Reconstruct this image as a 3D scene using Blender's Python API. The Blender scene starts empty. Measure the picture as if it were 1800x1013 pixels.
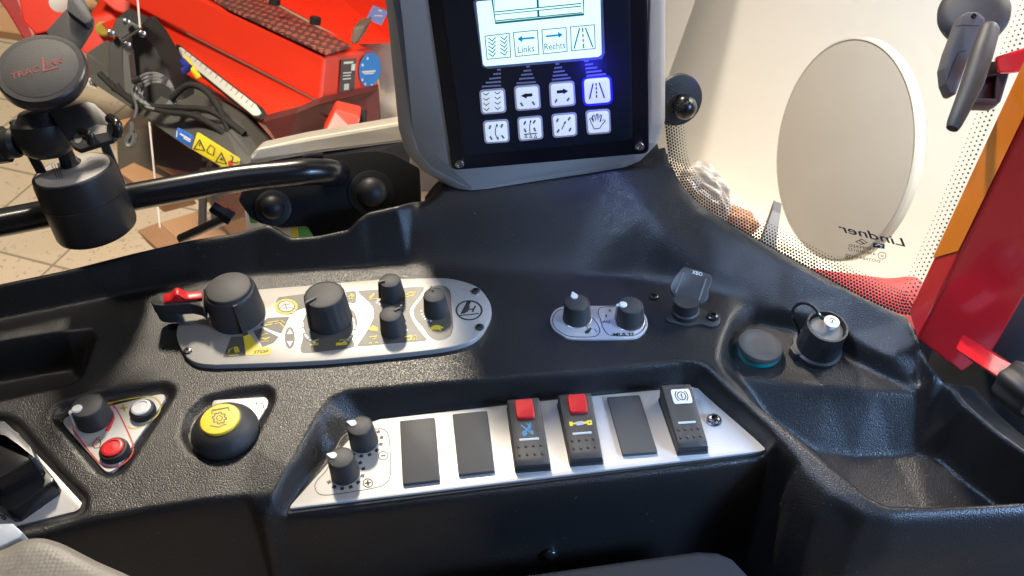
import bpy, math, random
import numpy as np
from mathutils import Vector, Matrix
from mathutils.geometry import delaunay_2d_cdt
random.seed(4)
SC = bpy.context.scene
COL = SC.collection
R = math.radians

# ------------------------------------------------------------------ camera
F = 1650.0
PITCH, ROLL = R(43.5), R(4.5)
CAM = np.array([0.0, 0.0, 0.48])
_fw = np.array([0, math.cos(PITCH), -math.sin(PITCH)])
_u0 = np.array([0, math.sin(PITCH), math.cos(PITCH)])
_r0 = np.array([1.0, 0, 0])
_r = math.cos(ROLL) * _r0 - math.sin(ROLL) * _u0
_u = math.cos(ROLL) * _u0 + math.sin(ROLL) * _r0
cd = bpy.data.cameras.new('camera')
cam = bpy.data.objects.new('camera', cd); COL.objects.link(cam)
cam.matrix_world = Matrix(((_r[0], _u[0], -_fw[0], CAM[0]), (_r[1], _u[1], -_fw[1], CAM[1]), (_r[2], _u[2], -_fw[2], CAM[2]), (0, 0, 0, 1)))
cd.sensor_width = 36.0; cd.lens = 36.0 * F / 1800.0
cd.clip_start = 0.01; cd.clip_end = 60
cd.dof.use_dof = True; cd.dof.focus_distance = 0.66; cd.dof.aperture_fstop = 24.0
SC.camera = cam

# ------------------------------------------------------------------ world, lamps, exposure
W = bpy.data.worlds.new('World'); SC.world = W; W.use_nodes = True
bg = W.node_tree.nodes['Background']; bg.inputs[0].default_value = (1.0, 0.86, 0.72, 1); bg.inputs[1].default_value = 0.05
SC.view_settings.view_transform = 'Standard'; SC.view_settings.look = 'None'
SC.view_settings.exposure = 0.0; SC.view_settings.gamma = 1.0

def lamp(name, kind, loc, target, power, color, size=0.2, size_y=None, spot=None, blend=0.3):
    d = bpy.data.lights.new(name, kind); o = bpy.data.objects.new(name, d); COL.objects.link(o)
    o.location = loc
    v = Vector(target) - Vector(loc)
    o.rotation_euler = v.to_track_quat('-Z', 'Y').to_euler()
    d.energy = power; d.color = color
    if kind == 'AREA':
        d.size = size
        if size_y: d.shape = 'RECTANGLE'; d.size_y = size_y
    else:
        d.shadow_soft_size = size
    if spot: d.spot_size = R(spot); d.spot_blend = blend
    return o
lamp('hall_lamp', 'SPOT', (-0.42, 2.75, 2.55), (-0.12, 0.45, 0), 740, (1.0, 0.86, 0.70), 0.20, spot=34, blend=0.5)
lamp('daylight_door', 'AREA', (1.05, -0.30, 0.50), (0.16, 0.36, -0.03), 8, (0.34, 0.57, 1.0), 0.7, 0.6)
lamp('side_fill_spot', 'SPOT', (1.00, -0.25, 0.55), (0.28, 0.30, -0.03), 115, (0.36, 0.58, 1.0), 0.15, spot=30, blend=0.9)  # added blue spot with no known source, brightens the front right wall
lamp('sill_sheen_spot', 'SPOT', (-0.38, 0.46, 1.20), (0.235, 0.465, 0.02), 125, (0.45, 0.64, 1.0), 0.16, spot=15, blend=0.9)  # added unseen blue spot that puts sheen on the window sill
lamp('overhead_fill', 'AREA', (-0.05, 0.25, 1.15), (0.0, 0.44, 0.0), 1.1, (0.55, 0.70, 1.0), 0.6, 0.5)  # added weak overhead fill for the shadows, no hatch known
lamp('workshop_lamp', 'SPOT', (-1.15, 0.85, 2.7), (-0.95, 2.0, -0.6), 620, (1.0, 0.88, 0.72), 0.3, spot=56, blend=0.35)
lamp('wall_lamp', 'SPOT', (0.95, 0.75, 1.5), (1.32, 1.2, 0.15), 1150, (0.99, 0.985, 0.96), 0.2, spot=64, blend=0.8)

# ------------------------------------------------------------------ pixel helpers (photo pixel -> point in the place)
def ray(x, y): return _fw + (x - 900) / F * _r - (y - 506.5) / F * _u
def P(x, y, z):
    d = ray(x, y); return CAM + d * ((z - CAM[2]) / d[2])
def D(x, y, dep): return CAM + dep * ray(x, y)
def nrm(v):
    v = np.asarray(v, float); return v / np.linalg.norm(v)

class Pl:
    """a plane in the place: origin o, normal n, with its own u, v axes"""
    def __init__(s, o, n, up=None):
        s.o = np.asarray(o, float); s.n = nrm(n)
        a = np.array([0, 1.0, 0]) if up is None else np.asarray(up, float)
        s.v = nrm(a - s.n * np.dot(a, s.n)); s.u = np.cross(s.v, s.n)
    def pt(s, x, y, off=0.0):
        d = ray(x, y); o = s.o + s.n * off
        return CAM + d * (np.dot(o - CAM, s.n) / np.dot(d, s.n))
    def uv(s, x, y, off=0.0):
        p = s.pt(x, y, off) - s.o; return np.array([np.dot(p, s.u), np.dot(p, s.v)])
    def w(s, u, v, h=0.0): return s.o + s.u * u + s.v * v + s.n * h

def zoomer(x0, y0, k): return lambda L: [(x0 + a / k, y0 + b / k) for a, b in L]
Z1 = zoomer(240, 450, 4.603); Z2 = zoomer(560, 450, 5.066); ZM = zoomer(940, 440, 5.0); ZS = zoomer(1240, 500, 5.625)
ZL = zoomer(0, 650, 2.792); Z6 = zoomer(480, 680, 4.22); Z7 = zoomer(860, 640, 3.4615); ZD = zoomer(800, 0, 4.0)
ZA = zoomer(0, 0, 4.0); ZB = zoomer(400, 0, 4.0); ZC = zoomer(0, 220, 4.0); ZE = zoomer(400, 220, 4.0); ZG = zoomer(1150, 260, 2.768); ZK = zoomer(1250, 0, 3.267)

# ------------------------------------------------------------------ materials
MATS = {}
def mat(name, col, rough=0.5, metal=0.0, spec=0.5, bump=None, emit=None, var=0.0, coat=0.0, trans=0.0, alpha=1.0):
    """bump = (kind, scale, strength, distance); var = roughness / value mottling"""
    if name in MATS: return MATS[name]
    m = bpy.data.materials.new(name); m.use_nodes = True; nt = m.node_tree
    b = nt.nodes['Principled BSDF']
    b.inputs['Base Color'].default_value = (*col, 1); b.inputs['Roughness'].default_value = rough
    b.inputs['Metallic'].default_value = metal; b.inputs['Specular IOR Level'].default_value = spec
    b.inputs['Coat Weight'].default_value = coat; b.inputs['Transmission Weight'].default_value = trans
    b.inputs['Coat Roughness'].default_value = 0.08
    tc = nt.nodes.new('ShaderNodeTexCoord')
    if emit:
        b.inputs['Emission Color'].default_value = (*emit[0], 1); b.inputs['Emission Strength'].default_value = emit[1]
    if var:
        n = nt.nodes.new('ShaderNodeTexNoise'); n.inputs['Scale'].default_value = 38; n.inputs['Detail'].default_value = 7
        nt.links.new(tc.outputs['Object'], n.inputs['Vector'])
        r = nt.nodes.new('ShaderNodeMapRange'); r.inputs[3].default_value = rough - var; r.inputs[4].default_value = rough + var
        nt.links.new(n.outputs['Fac'], r.inputs[0]); nt.links.new(r.outputs[0], b.inputs['Roughness'])
        n2 = nt.nodes.new('ShaderNodeTexNoise'); n2.inputs['Scale'].default_value = 9; n2.inputs['Detail'].default_value = 9
        nt.links.new(tc.outputs['Object'], n2.inputs['Vector'])
        mx = nt.nodes.new('ShaderNodeMix'); mx.data_type = 'RGBA'
        mx.inputs[6].default_value = (*[c * (1 - var) for c in col], 1); mx.inputs[7].default_value = (*[min(1, c * (1 + var)) for c in col], 1)
        nt.links.new(n2.outputs['Fac'], mx.inputs[0]); nt.links.new(mx.outputs[2], b.inputs['Base Color'])
    if bump:
        kind, sc, st, dist = bump
        bm = nt.nodes.new('ShaderNodeBump'); bm.inputs['Strength'].default_value = st; bm.inputs['Distance'].default_value = dist
        if kind == 'leather':
            ns = nt.nodes.new('ShaderNodeTexNoise'); ns.inputs['Scale'].default_value = sc * 0.5; ns.inputs['Detail'].default_value = 2
            nt.links.new(tc.outputs['Object'], ns.inputs['Vector'])
            va = nt.nodes.new('ShaderNodeVectorMath'); va.operation = 'SCALE'; va.inputs['Scale'].default_value = 1.1 / sc
            nt.links.new(ns.outputs['Color'], va.inputs[0])
            ad = nt.nodes.new('ShaderNodeVectorMath'); nt.links.new(tc.outputs['Object'], ad.inputs[0]); nt.links.new(va.outputs[0], ad.inputs[1])
            t = nt.nodes.new('ShaderNodeTexVoronoi'); t.feature = 'SMOOTH_F1'; t.inputs['Scale'].default_value = sc; t.inputs['Smoothness'].default_value = 0.4
            nt.links.new(ad.outputs[0], t.inputs['Vector']); out = t.outputs['Distance']; bm.invert = True
        elif kind == 'dots':
            t = nt.nodes.new('ShaderNodeTexVoronoi'); t.inputs['Scale'].default_value = sc; t.inputs['Randomness'].default_value = 0.35
            nt.links.new(tc.outputs['Object'], t.inputs['Vector']); out = t.outputs['Distance']; bm.invert = True
        else:
            t = nt.nodes.new('ShaderNodeTexNoise'); t.inputs['Scale'].default_value = sc; t.inputs['Detail'].default_value = 5
            nt.links.new(tc.outputs['Object'], t.inputs['Vector']); out = t.outputs['Fac']
        nt.links.new(out, bm.inputs['Height']); nt.links.new(bm.outputs[0], b.inputs['Normal'])
    MATS[name] = m
    return m

M_DASH = mat('dash_plastic', (0.013, 0.0128, 0.013), 0.34, spec=0.5, bump=('leather', 1300, 0.5, 0.0004), var=0.06)
M_KNOB = mat('knob_rubber', (0.030, 0.030, 0.031), 0.55, bump=('noise', 900, 0.25, 0.0002), var=0.06)
M_CAP = mat('knob_cap', (0.055, 0.053, 0.052), 0.6, bump=('noise', 1500, 0.25, 0.0001), var=0.06)
M_PLATE = mat('brushed_plate', (0.52, 0.505, 0.48), 0.36, metal=0.55, bump=('noise', 1200, 0.08, 0.0001), var=0.05)
M_WPLATE = mat('white_plate', (0.56, 0.545, 0.52), 0.42, metal=0.25, bump=('noise', 800, 0.10, 0.0001), var=0.05)
M_INK = mat('black_ink', (0.028, 0.027, 0.024), 0.5)
M_INKG = mat('grey_ink', (0.075, 0.07, 0.06), 0.45, var=0.05)
M_YEL = mat('yellow_ink', (0.72, 0.56, 0.04), 0.5)
M_REDINK = mat('red_ink', (0.55, 0.03, 0.03), 0.5)
M_WINK = mat('white_ink', (0.78, 0.76, 0.70), 0.5)
M_RED = mat('red_plastic', (0.62, 0.018, 0.02), 0.35, var=0.04)
M_YBTN = mat('yellow_plastic', (0.80, 0.60, 0.02), 0.42, var=0.04)
M_WBTN = mat('white_plastic', (0.70, 0.69, 0.67), 0.4, var=0.04)
M_BLK = mat('black_gloss', (0.012, 0.012, 0.013), 0.22, var=0.05)
M_BLKM = mat('black_matte', (0.018, 0.018, 0.019), 0.55, bump=('noise', 700, 0.2, 0.0002), var=0.06)
M_STEEL = mat('steel', (0.62, 0.61, 0.60), 0.25, metal=1.0, var=0.06)
M_DSTEEL = mat('dark_steel', (0.16, 0.16, 0.17), 0.28, metal=1.0, var=0.06)
M_HOUS = mat('grey_housing', (0.48, 0.475, 0.465), 0.6, bump=('leather', 800, 0.3, 0.0003), var=0.05)
M_NAVY = mat('membrane_navy', (0.010, 0.016, 0.030), 0.38, bump=('noise', 900, 0.15, 0.0001), var=0.05)
M_BEZEL = mat('bezel_black', (0.006, 0.007, 0.012), 0.35, var=0.04)
M_SCREEN = mat('lit_screen', (0.5, 0.6, 0.62), 0.3, emit=((0.66, 0.95, 1.0), 1.12))
M_TEAL = mat('teal_pixels', (0.0, 0.10, 0.10), 0.4, emit=((0.0, 0.30, 0.30), 0.35))
M_CYAN = mat('cyan_pixels', (0.0, 0.2, 0.35), 0.4, emit=((0.0, 0.32, 0.55), 0.6))
M_DPIX = mat('dark_pixels', (0.05, 0.06, 0.06), 0.4, emit=((0.10, 0.20, 0.20), 0.6))
M_KEY = mat('lit_key', (0.60, 0.64, 0.72), 0.4, emit=((0.78, 0.90, 1.0), 0.62))
M_KEYRIM = mat('key_rim', (0.30, 0.31, 0.40), 0.4, emit=((0.42, 0.45, 0.70), 0.28))
M_BLUELED = mat('blue_led', (0.02, 0.02, 0.5), 0.4, emit=((0.012, 0.012, 1.0), 1.5))
M_LILAC = mat('lilac_print', (0.36, 0.36, 0.46), 0.5)

def add_dust(m, base):
    # a few pale specks of dust caught in the grain, and faint smears that change the gloss
    nt = m.node_tree; b = nt.nodes['Principled BSDF']; tc = nt.nodes.new('ShaderNodeTexCoord')
    n = nt.nodes.new('ShaderNodeTexNoise'); n.inputs['Scale'].default_value = 520; n.inputs['Detail'].default_value = 1
    n2 = nt.nodes.new('ShaderNodeTexNoise'); n2.inputs['Scale'].default_value = 7; n2.inputs['Detail'].default_value = 5
    ad = nt.nodes.new('ShaderNodeMath'); ad.operation = 'MULTIPLY_ADD'; ad.inputs[1].default_value = 0.22
    r = nt.nodes.new('ShaderNodeMapRange'); r.inputs[1].default_value = 0.86; r.inputs[2].default_value = 0.91
    mx = nt.nodes.new('ShaderNodeMix'); mx.data_type = 'RGBA'; mx.inputs[6].default_value = (*base, 1); mx.inputs[7].default_value = (.10, .095, .085, 1)
    for q in (n, n2): nt.links.new(tc.outputs['Object'], q.inputs['Vector'])
    nt.links.new(n2.outputs['Fac'], ad.inputs[0]); nt.links.new(n.outputs['Fac'], ad.inputs[2])
    nt.links.new(ad.outputs[0], r.inputs[0]); nt.links.new(r.outputs[0], mx.inputs[0]); nt.links.new(mx.outputs[2], b.inputs['Base Color'])
    r2 = nt.nodes.new('ShaderNodeMapRange'); r2.inputs[1].default_value = .35; r2.inputs[2].default_value = .65; r2.inputs[3].default_value = .29; r2.inputs[4].default_value = .41
    nt.links.new(n2.outputs['Fac'], r2.inputs[0]); nt.links.new(r2.outputs[0], b.inputs['Roughness'])
add_dust(M_DASH, (0.013, 0.0128, 0.013))

class MB:
    def __init__(s): s.v = []; s.f = []; s.m = []
    def add(s, vs, fs, mi=0):
        o = len(s.v); s.v += [tuple(map(float, p)) for p in vs]
        s.f += [tuple(i + o for i in f) for f in fs]; s.m += [mi] * len(fs)
        return s
    def build(s, name, material, parent=None, loc=None, smooth=True, angle=35):
        off = np.zeros(3)
        if parent is not None: off = np.array(OFF[parent.name])
        elif loc is not None: off = np.asarray(loc, float)
        me = bpy.data.meshes.new(name)
        me.from_pydata([tuple(np.array(p) - off) for p in s.v], [], s.f)
        mats = material if isinstance(material, (list, tuple)) else [material]
        for m in mats: me.materials.append(m)
        if len(mats) > 1: me.polygons.foreach_set('material_index', s.m)
        me.validate(); me.update()
        if smooth:
            me.shade_smooth(); me.set_sharp_from_angle(angle=R(angle))
        o = bpy.data.objects.new(name, me); COL.objects.link(o)
        if parent is not None: o.parent = parent
        elif loc is not None: o.location = off
        OFF[o.name] = tuple(off)
        return o
OFF = {}
def thing(name, label, cat, loc, group=None):
    o = bpy.data.objects.new(name, None); COL.objects.link(o); o.location = tuple(map(float, loc))
    o.empty_display_size = 0.02
    OFF[o.name] = tuple(map(float, loc)); return tag(o, label, cat, group)
def tag(o, label, cat, group=None):
    o['label'] = label; o['category'] = cat; o['kind'] = 'thing'
    if group: o['group'] = group
    return o
def struct(o, kind='structure'):
    o['kind'] = kind; return o

# ------------------------------------------------------------------ shape helpers
def ccw(p):
    p = [np.array(q, float) for q in p]
    a = sum(p[i][0] * p[(i + 1) % len(p)][1] - p[(i + 1) % len(p)][0] * p[i][1] for i in range(len(p)))
    return p if a > 0 else p[::-1]
def roundpoly(p, r, n=5):
    p = [np.array(q, float) for q in p]; out = []
    for i in range(len(p)):
        a, b, c = p[i - 1], p[i], p[(i + 1) % len(p)]
        u, v = a - b, c - b; lu, lv = np.linalg.norm(u), np.linalg.norm(v)
        if lu < 1e-9 or lv < 1e-9: continue
        u, v = u / lu, v / lv; rr = r[i] if isinstance(r, (list, tuple)) else r
        ang = math.acos(max(-1, min(1, float(np.dot(u, v)))))
        t = min(rr / max(1e-6, math.tan(ang / 2)), lu * 0.48, lv * 0.48)
        if ang > 3.05 or t < 1e-7: out.append(b); continue
        for k in range(n + 1):
            s = k / n; out.append((1 - s) ** 2 * (b + u * t) + 2 * s * (1 - s) * b + s * s * (b + v * t))
    return out
def inset(p, d):
    n = len(p); out = []
    for i in range(n):
        a, b, c = p[i - 1], p[i], p[(i + 1) % n]
        e1, e2 = b - a, c - b
        l1, l2 = np.linalg.norm(e1), np.linalg.norm(e2)
        if l1 < 1e-9 or l2 < 1e-9: out.append(b); continue
        n1 = np.array([-e1[1], e1[0]]) / l1; n2 = np.array([-e2[1], e2[0]]) / l2
        m = n1 + n2; k = np.dot(m, m)
        out.append(b + (m * (2 * d / k) if k > 0.4 else n1 * d))
    return out
def catmull(p, n=6, closed=False):
    p = [np.array(q, float) for q in p]; N = len(p); out = []
    for i in range(N if closed else N - 1):
        if closed: a, b, c, d = p[i - 1], p[i], p[(i + 1) % N], p[(i + 2) % N]
        else: a, b, c, d = p[max(0, i - 1)], p[i], p[i + 1], p[min(N - 1, i + 2)]
        for k in range(n):
            t = k / n
            out.append(0.5 * ((2 * b) + (c - a) * t + (2 * a - 5 * b + 4 * c - d) * t * t + (3 * b - a - 3 * c + d) * t ** 3))
    if not closed: out.append(p[-1])
    return out
def layers(mb, pl, p2, lay, mi=0, bottom=False):
    """stack of insets of a 2-d outline: lay = [(inset, height), ...] closed on top"""
    p2 = ccw(p2); n = len(p2); vs = []; fs = []
    for d, h in lay:
        q = inset(p2, d) if d else p2
        vs += [pl.w(a[0], a[1], h) for a in q]
    for k in range(len(lay) - 1):
        for i in range(n):
            j = (i + 1) % n; fs.append((k * n + i, k * n + j, (k + 1) * n + j, (k + 1) * n + i))
    fs.append(tuple((len(lay) - 1) * n + i for i in range(n)))
    if bottom: fs.append(tuple(range(n))[::-1])
    return mb.add(vs, fs, mi)
def slab(mb, pl, px, h0, h1, r=0.001, bev=0.0005, at=None, mi=0, bottom=False):
    """a plate whose TOP outline is seen at these pixels"""
    p = [pl.uv(x, y, h1 if at is None else at) for x, y in px]
    if r: p = roundpoly(ccw(p), r)
    else: p = ccw(p)
    return layers(mb, pl, p, [(0, h0), (0, h1 - bev), (bev * 0.3, h1 - bev * 0.3), (bev, h1)], mi, bottom)
def ink(parent, name, pl, m, polys=(), strokes=(), off=0.0002, uvpolys=()):
    mb = MB()
    for p in polys:
        q = [pl.uv(x, y, off) for x, y in p]; q = ccw(q)
        mb.add([pl.w(a[0], a[1], off) for a in q], [tuple(range(len(q)))])
    for q in uvpolys:
        q = ccw(q); mb.add([pl.w(a[0], a[1], off) for a in q], [tuple(range(len(q)))])
    for s in strokes:
        pts, w = s[0], s[1]; closed = len(s) > 2 and s[2]
        q = [pl.uv(x, y, off) for x, y in pts]; stroke2(mb, pl, q, w, closed, off)
    return mb.build(name, m, parent, smooth=False)
def stroke2(mb, pl, q, w, closed, off):
    n = len(q); L = []; Rr = []
    for i in range(n):
        a = q[i - 1] if (closed or i > 0) else q[i]; c = q[(i + 1) % n] if (closed or i < n - 1) else q[i]
        d = c - a; l = np.linalg.norm(d)
        if l < 1e-9: d = np.array([1.0, 0]); l = 1
        nn = np.array([-d[1], d[0]]) / l
        e1 = q[i] - a; e2 = c - q[i]
        k = 1.0
        if np.linalg.norm(e1) > 1e-9 and np.linalg.norm(e2) > 1e-9:
            k = 1 / max(0.5, math.sqrt(max(0.0, (1 + np.dot(nrm(e1), nrm(e2))) / 2)))
        L.append(q[i] + nn * w / 2 * k); Rr.append(q[i] - nn * w / 2 * k)
    vs = [pl.w(a[0], a[1], off) for a in L] + [pl.w(a[0], a[1], off) for a in Rr]
    fs = []
    for i in range(n if closed else n - 1):
        j = (i + 1) % n; fs.append((n + i, n + j, j, i))
    mb.add(vs, fs)
def circ(cx, cy, rx, ry=None, n=28, rot=0.0, a0=0, a1=360):
    ry = rx if ry is None else ry; o = []
    full = abs(a1 - a0) >= 360
    for i in range(n if full else n + 1):
        a = R(a0 + (a1 - a0) * i / n); x, y = rx * math.cos(a), ry * math.sin(a)
        c, s = math.cos(R(rot)), math.sin(R(rot)); o.append((cx + x * c - y * s, cy + x * s + y * c))
    return o
def lathe(mb, o, n, prof, segs=40, mi=0, cap0=True, cap1=True, up=None, rfun=None):
    """prof: [(radius, height)...] turned about the axis n through o"""
    n = nrm(n); a = np.array([0, 1.0, 0]) if up is None else np.asarray(up, float)
    if abs(np.dot(a, n)) > 0.95: a = np.array([1.0, 0, 0])
    v = nrm(a - n * np.dot(a, n)); u = np.cross(v, n)
    vs = []; fs = []; K = len(prof)
    for k, (r, h) in enumerate(prof):
        for i in range(segs):
            t = 2 * math.pi * i / segs; rr = r * (rfun(t, k) if rfun else 1)
            vs.append(o + n * h + (u * math.cos(t) + v * math.sin(t)) * rr)
    for k in range(K - 1):
        for i in range(segs):
            j = (i + 1) % segs; fs.append((k * segs + i, k * segs + j, (k + 1) * segs + j, (k + 1) * segs + i))
    if cap1: fs.append(tuple((K - 1) * segs + i for i in range(segs)))
    if cap0: fs.append(tuple(range(segs))[::-1])
    return mb.add(vs, fs, mi)
def tube(mb, pts, r, segs=14, caps=True, mi=0):
    p = [np.array(q, float) for q in pts]; n = len(p); vs = []; fs = []
    t0 = nrm(p[1] - p[0]); a = np.array([0, 0, 1.0]) if abs(t0[2]) < 0.9 else np.array([1.0, 0, 0])
    b = nrm(np.cross(t0, a))
    for i in range(n):
        t = nrm(p[min(n - 1, i + 1)] - p[max(0, i - 1)])
        b = nrm(b - t * np.dot(b, t)); c = np.cross(t, b)
        rr = r[i] if isinstance(r, (list, tuple, np.ndarray)) else r
        for k in range(segs):
            g = 2 * math.pi * k / segs; vs.append(p[i] + rr * (b * math.cos(g) + c * math.sin(g)))
    for i in range(n - 1):
        for k in range(segs):
            j = (k + 1) % segs; fs.append((i * segs + k, i * segs + j, (i + 1) * segs + j, (i + 1) * segs + k))
    if caps: fs.append(tuple(range(segs))[::-1]); fs.append(tuple((n - 1) * segs + k for k in range(segs)))
    return mb.add(vs, fs, mi)
def dome(mb, o, n, r, h, segs=24, rings=7, base=0.0, mi=0):
    prof = [(r, 0)] + ([(r, base)] if base else []) + [(r * math.cos(R(90 * k / rings)), base + h * math.sin(R(90 * k / rings))) for k in range(1, rings)] + [(r * 0.02, base + h)]
    return lathe(mb, o, n, prof, segs, mi)
def extrude_dir(mb, front, d, bev=0.0, mi=0):
    """solid between the polygon `front` and itself moved by d"""
    f = [np.array(q, float) for q in front]; n = len(f); d = np.asarray(d, float)
    vs = f + [q + d for q in f]
    fs = [tuple(range(n)), tuple(range(2 * n - 1, n - 1, -1))]
    for i in range(n):
        j = (i + 1) % n; fs.append((i, n + i, n + j, j))
    return mb.add(vs, fs, mi)
def bevelled(o, w, segs=2):
    m = o.modifiers.new('bevel', 'BEVEL'); m.width = w; m.segments = segs; m.limit_method = 'ANGLE'; m.angle_limit = R(30)
    return o
def text(parent, name, s, pl, bl, br, tl, m, off=0.0003, shear=0.0, bold=0.0):
    """flat lettering whose baseline runs from pixel bl to br and whose left top is pixel tl"""
    c = bpy.data.curves.new('lettering', 'FONT'); c.body = s; c.size = 1; c.shear = shear; c.offset = bold
    c.resolution_u = 3
    o = bpy.data.objects.new('lettering_source', c); COL.objects.link(o)
    dg = bpy.context.evaluated_depsgraph_get(); dg.update()
    me = o.evaluated_get(dg).to_mesh()
    vs = np.array([v.co[:] for v in me.vertices]); fs = [tuple(p.vertices) for p in me.polygons]
    o.evaluated_get(dg).to_mesh_clear(); COL.objects.unlink(o); bpy.data.objects.remove(o); bpy.data.curves.remove(c)
    vs[:, 0] -= vs[:, 0].min(); wx = vs[:, 0].max(); hy = max(vs[:, 1].max(), 0.5)
    a, b, t = (pl.uv(*q, off) for q in (bl, br, tl))
    ex, ey = (b - a) / wx, (t - a) / hy
    mb = MB(); q = [a + ex * v[0] + ey * v[1] for v in vs]
    mb.add([pl.w(k[0], k[1], off) for k in q], fs)
    return mb.build(name, m, parent, smooth=False)

def knob(parent, pl, top, h, r1, r0, point=None, style='small', name='knob', mtop=None):
    """a turned control knob: its top centre is seen at pixel `top`; point = pixel its pointer aims at on the rim"""
    c = pl.pt(*top, off=h) - pl.n * h
    mb = MB()
    prof = [(r0, 0), (r0, 0.002), (r0 * 0.985, 0.003), (r1 * 1.015, h - 0.0018), (r1 * 0.985, h - 0.0006), (r1 * 0.94, h - 0.0001), (r1 * 0.88, h), (r1 * 0.86, h - 0.0003)]
    rf = None
    if style in ('dial',):
        rf = lambda t, k: 1.0 if k < 2 or k > 4 else 1.0 + 0.012 * math.cos(t * 18)
    lathe(mb, c, pl.n, prof, 72 if rf else 48, rfun=rf, up=pl.v)
    k = mb.build(name, M_KNOB, parent)
    cb = MB(); lathe(cb, c, pl.n, [(r1 * 0.86, h - 0.0012), (r1 * 0.86, h - 0.0002), (r1 * 0.82, h)], 40)
    cb.build('top_cap', mtop or M_CAP, k)
    if point is not None:
        q = pl.pt(*point, off=h) - pl.n * h - c; q -= pl.n * np.dot(q, pl.n); d = nrm(q)
        s = np.cross(pl.n, d); pm = MB()
        if style == 'white':       # white pointer cap sitting over the rim
            o1 = c + d * r1 * 0.60 + pl.n * h
            out = [(math.cos(R(a)) * r1 * 0.30, math.sin(R(a)) * r1 * 0.30) for a in range(45, 316, 15)] + [(r1 * 0.54, -r1 * 0.05), (r1 * 0.54, r1 * 0.05)]
            # outline in (along d, along s)
            vs = [o1 + d * a + s * b - pl.n * 0.0004 for a, b in out] + [o1 + d * a * 0.92 + s * b * 0.92 + pl.n * 0.0009 for a, b in out]
            n = len(out); fs = [tuple(range(n, 2 * n))] + [(i, (i + 1) % n, n + (i + 1) % n, n + i) for i in range(n)]
            pm.add(vs, fs); pm.build('pointer', M_WBTN, k)
        elif style == 'whitebar':
            o1 = c + d * r1 * 0.6 + pl.n * h
            lathe(pm, o1 - pl.n * 0.0005, pl.n, [(r1 * 0.33, 0), (r1 * 0.33, 0.001), (r1 * 0.26, 0.0016)], 20)
            a = c + d * r1 * 0.6 + pl.n * (h + 0.0002); b = c + d * (r1 * 1.06) + pl.n * (h - 0.0002); e = c + d * (r0 * 1.05) + pl.n * 0.004
            w = r1 * 0.12
            for p0, p1 in ((a, b), (b, e)):
                t = nrm(p1 - p0); nn = np.cross(s, t)
                extrude_dir(pm, [p0 - s * w - nn * .0006, p0 + s * w - nn * .0006, p1 + s * w - nn * .0006, p1 - s * w - nn * .0006], nn * 0.0014)
            pm.build('pointer', M_WBTN, k)
        else:
            w = r1 * (0.07 if style == 'dial' else 0.09)
            b = c + d * (r1 * 1.0) + pl.n * (h + 0.0006); a = c + d * r1 * 0.45 + pl.n * (h + 0.0006); e = c + d * (r0 * 1.04) + pl.n * 0.002
            for p0, p1 in ((a, b), (b, e)):
                t = nrm(p1 - p0); nn = np.cross(s, t)
                if np.dot(nn, pl.n + d) < 0: nn = -nn
                extrude_dir(pm, [p0 - s * w - nn * .001, p0 + s * w - nn * .001, p1 + s * w - nn * .001, p1 - s * w - nn * .001], nn * 0.0017)
            pm.build('pointer', M_KNOB, k)
    return k, c
def screw(parent, pl, px, r, h=0.0016, m=None, name='screw', off=0.0):
    c = pl.pt(*px, off=off)
    mb = MB(); lathe(mb, c, pl.n, [(r, 0), (r, h * 0.3), (r * 0.9, h * 0.75), (r * 0.62, h), (r * 0.42, h), (r * 0.36, h * 0.25), (r * 0.02, h * 0.2)], 24)
    return mb.build(name, m or M_DSTEEL, parent)

# ------------------------------------------------------------------ the console: a moulded surface from break lines
BL = []           # list of lists of world points
def px(L): return [P(*q) for q in L]
def sh(L, dx, dy, dz): return [p + np.array([dx, dy, dz]) for p in L]
ridge = px([(-160, 535, .024), (0, 500, .024), (115, 476, .024), (230, 447, .024), (330, 424, .025), (415, 411, .026), (452, 400, .028), (472, 395, .029), (488, 405, .026), (512, 419, .021), (560, 415, .021), (612, 404, .024), (628, 386, .03), (645, 374, .033), (700, 362, .036), (728, 346, .036)])
BL.append(ridge)
BL.append(sh(ridge, 0, .007, -.005)); BL.append(sh(ridge, 0, .016, -.07))
BL.append(px([(-160, 594, 0), (0, 560, 0), (115, 537, 0), (230, 514, 0), (330, 497, 0), (450, 481, 0), (560, 473, 0), (650, 466, 0), (720, 462, 0), (790, 468, 0), (900, 472, 0), (1000, 477, 0), (1130, 489, 0), (1245, 508, 0), (1330, 532, 0), (1385, 546, 0)]))
neck = px([(760, 336, .036), (820, 341, .036), (960, 322, .042), (1080, 296, .048), (1130, 272, .050), (1158, 258, .055)])
BL.append(neck); BL.append(sh(neck, 0, .03, .004))
sill = px([(1170, 258, .057), (1180, 296, .048), (1203, 337, .040), (1230, 365, .035), (1300, 407, .027), (1390, 457, .021), (1500, 517, .017), (1598, 562, .014), (1616, 600, .009), (1640, 648, .005)])
BL.append(sill); BL.append(sh(sill, .003, .003, -.003)); BL.append(sh(sill, .007, .007, -.06))
BL.append(px([(1136, 378, .033), (1156, 408, .027), (1200, 440, .019), (1258, 472, .011), (1352, 514, .006), (1403, 531, .004)]))
# pocket at far left
BL.append(px([(-160, 632, 0), (-60, 614, 0), (0, 603, 0), (110, 586, 0), (158, 580, 0), (168, 592, 0), (150, 645, 0), (138, 668, 0), (90, 682, 0), (0, 702, 0), (-60, 712, 0), (-160, 735, 0)]))
BL.append(px([(-160, 706, -.034), (0, 668, -.034), (100, 650, -.034), (134, 646, -.034), (144, 664, -.034), (134, 700, -.034), (84, 722, -.034), (0, 746, -.034), (-160, 784, -.034)]))
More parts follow.
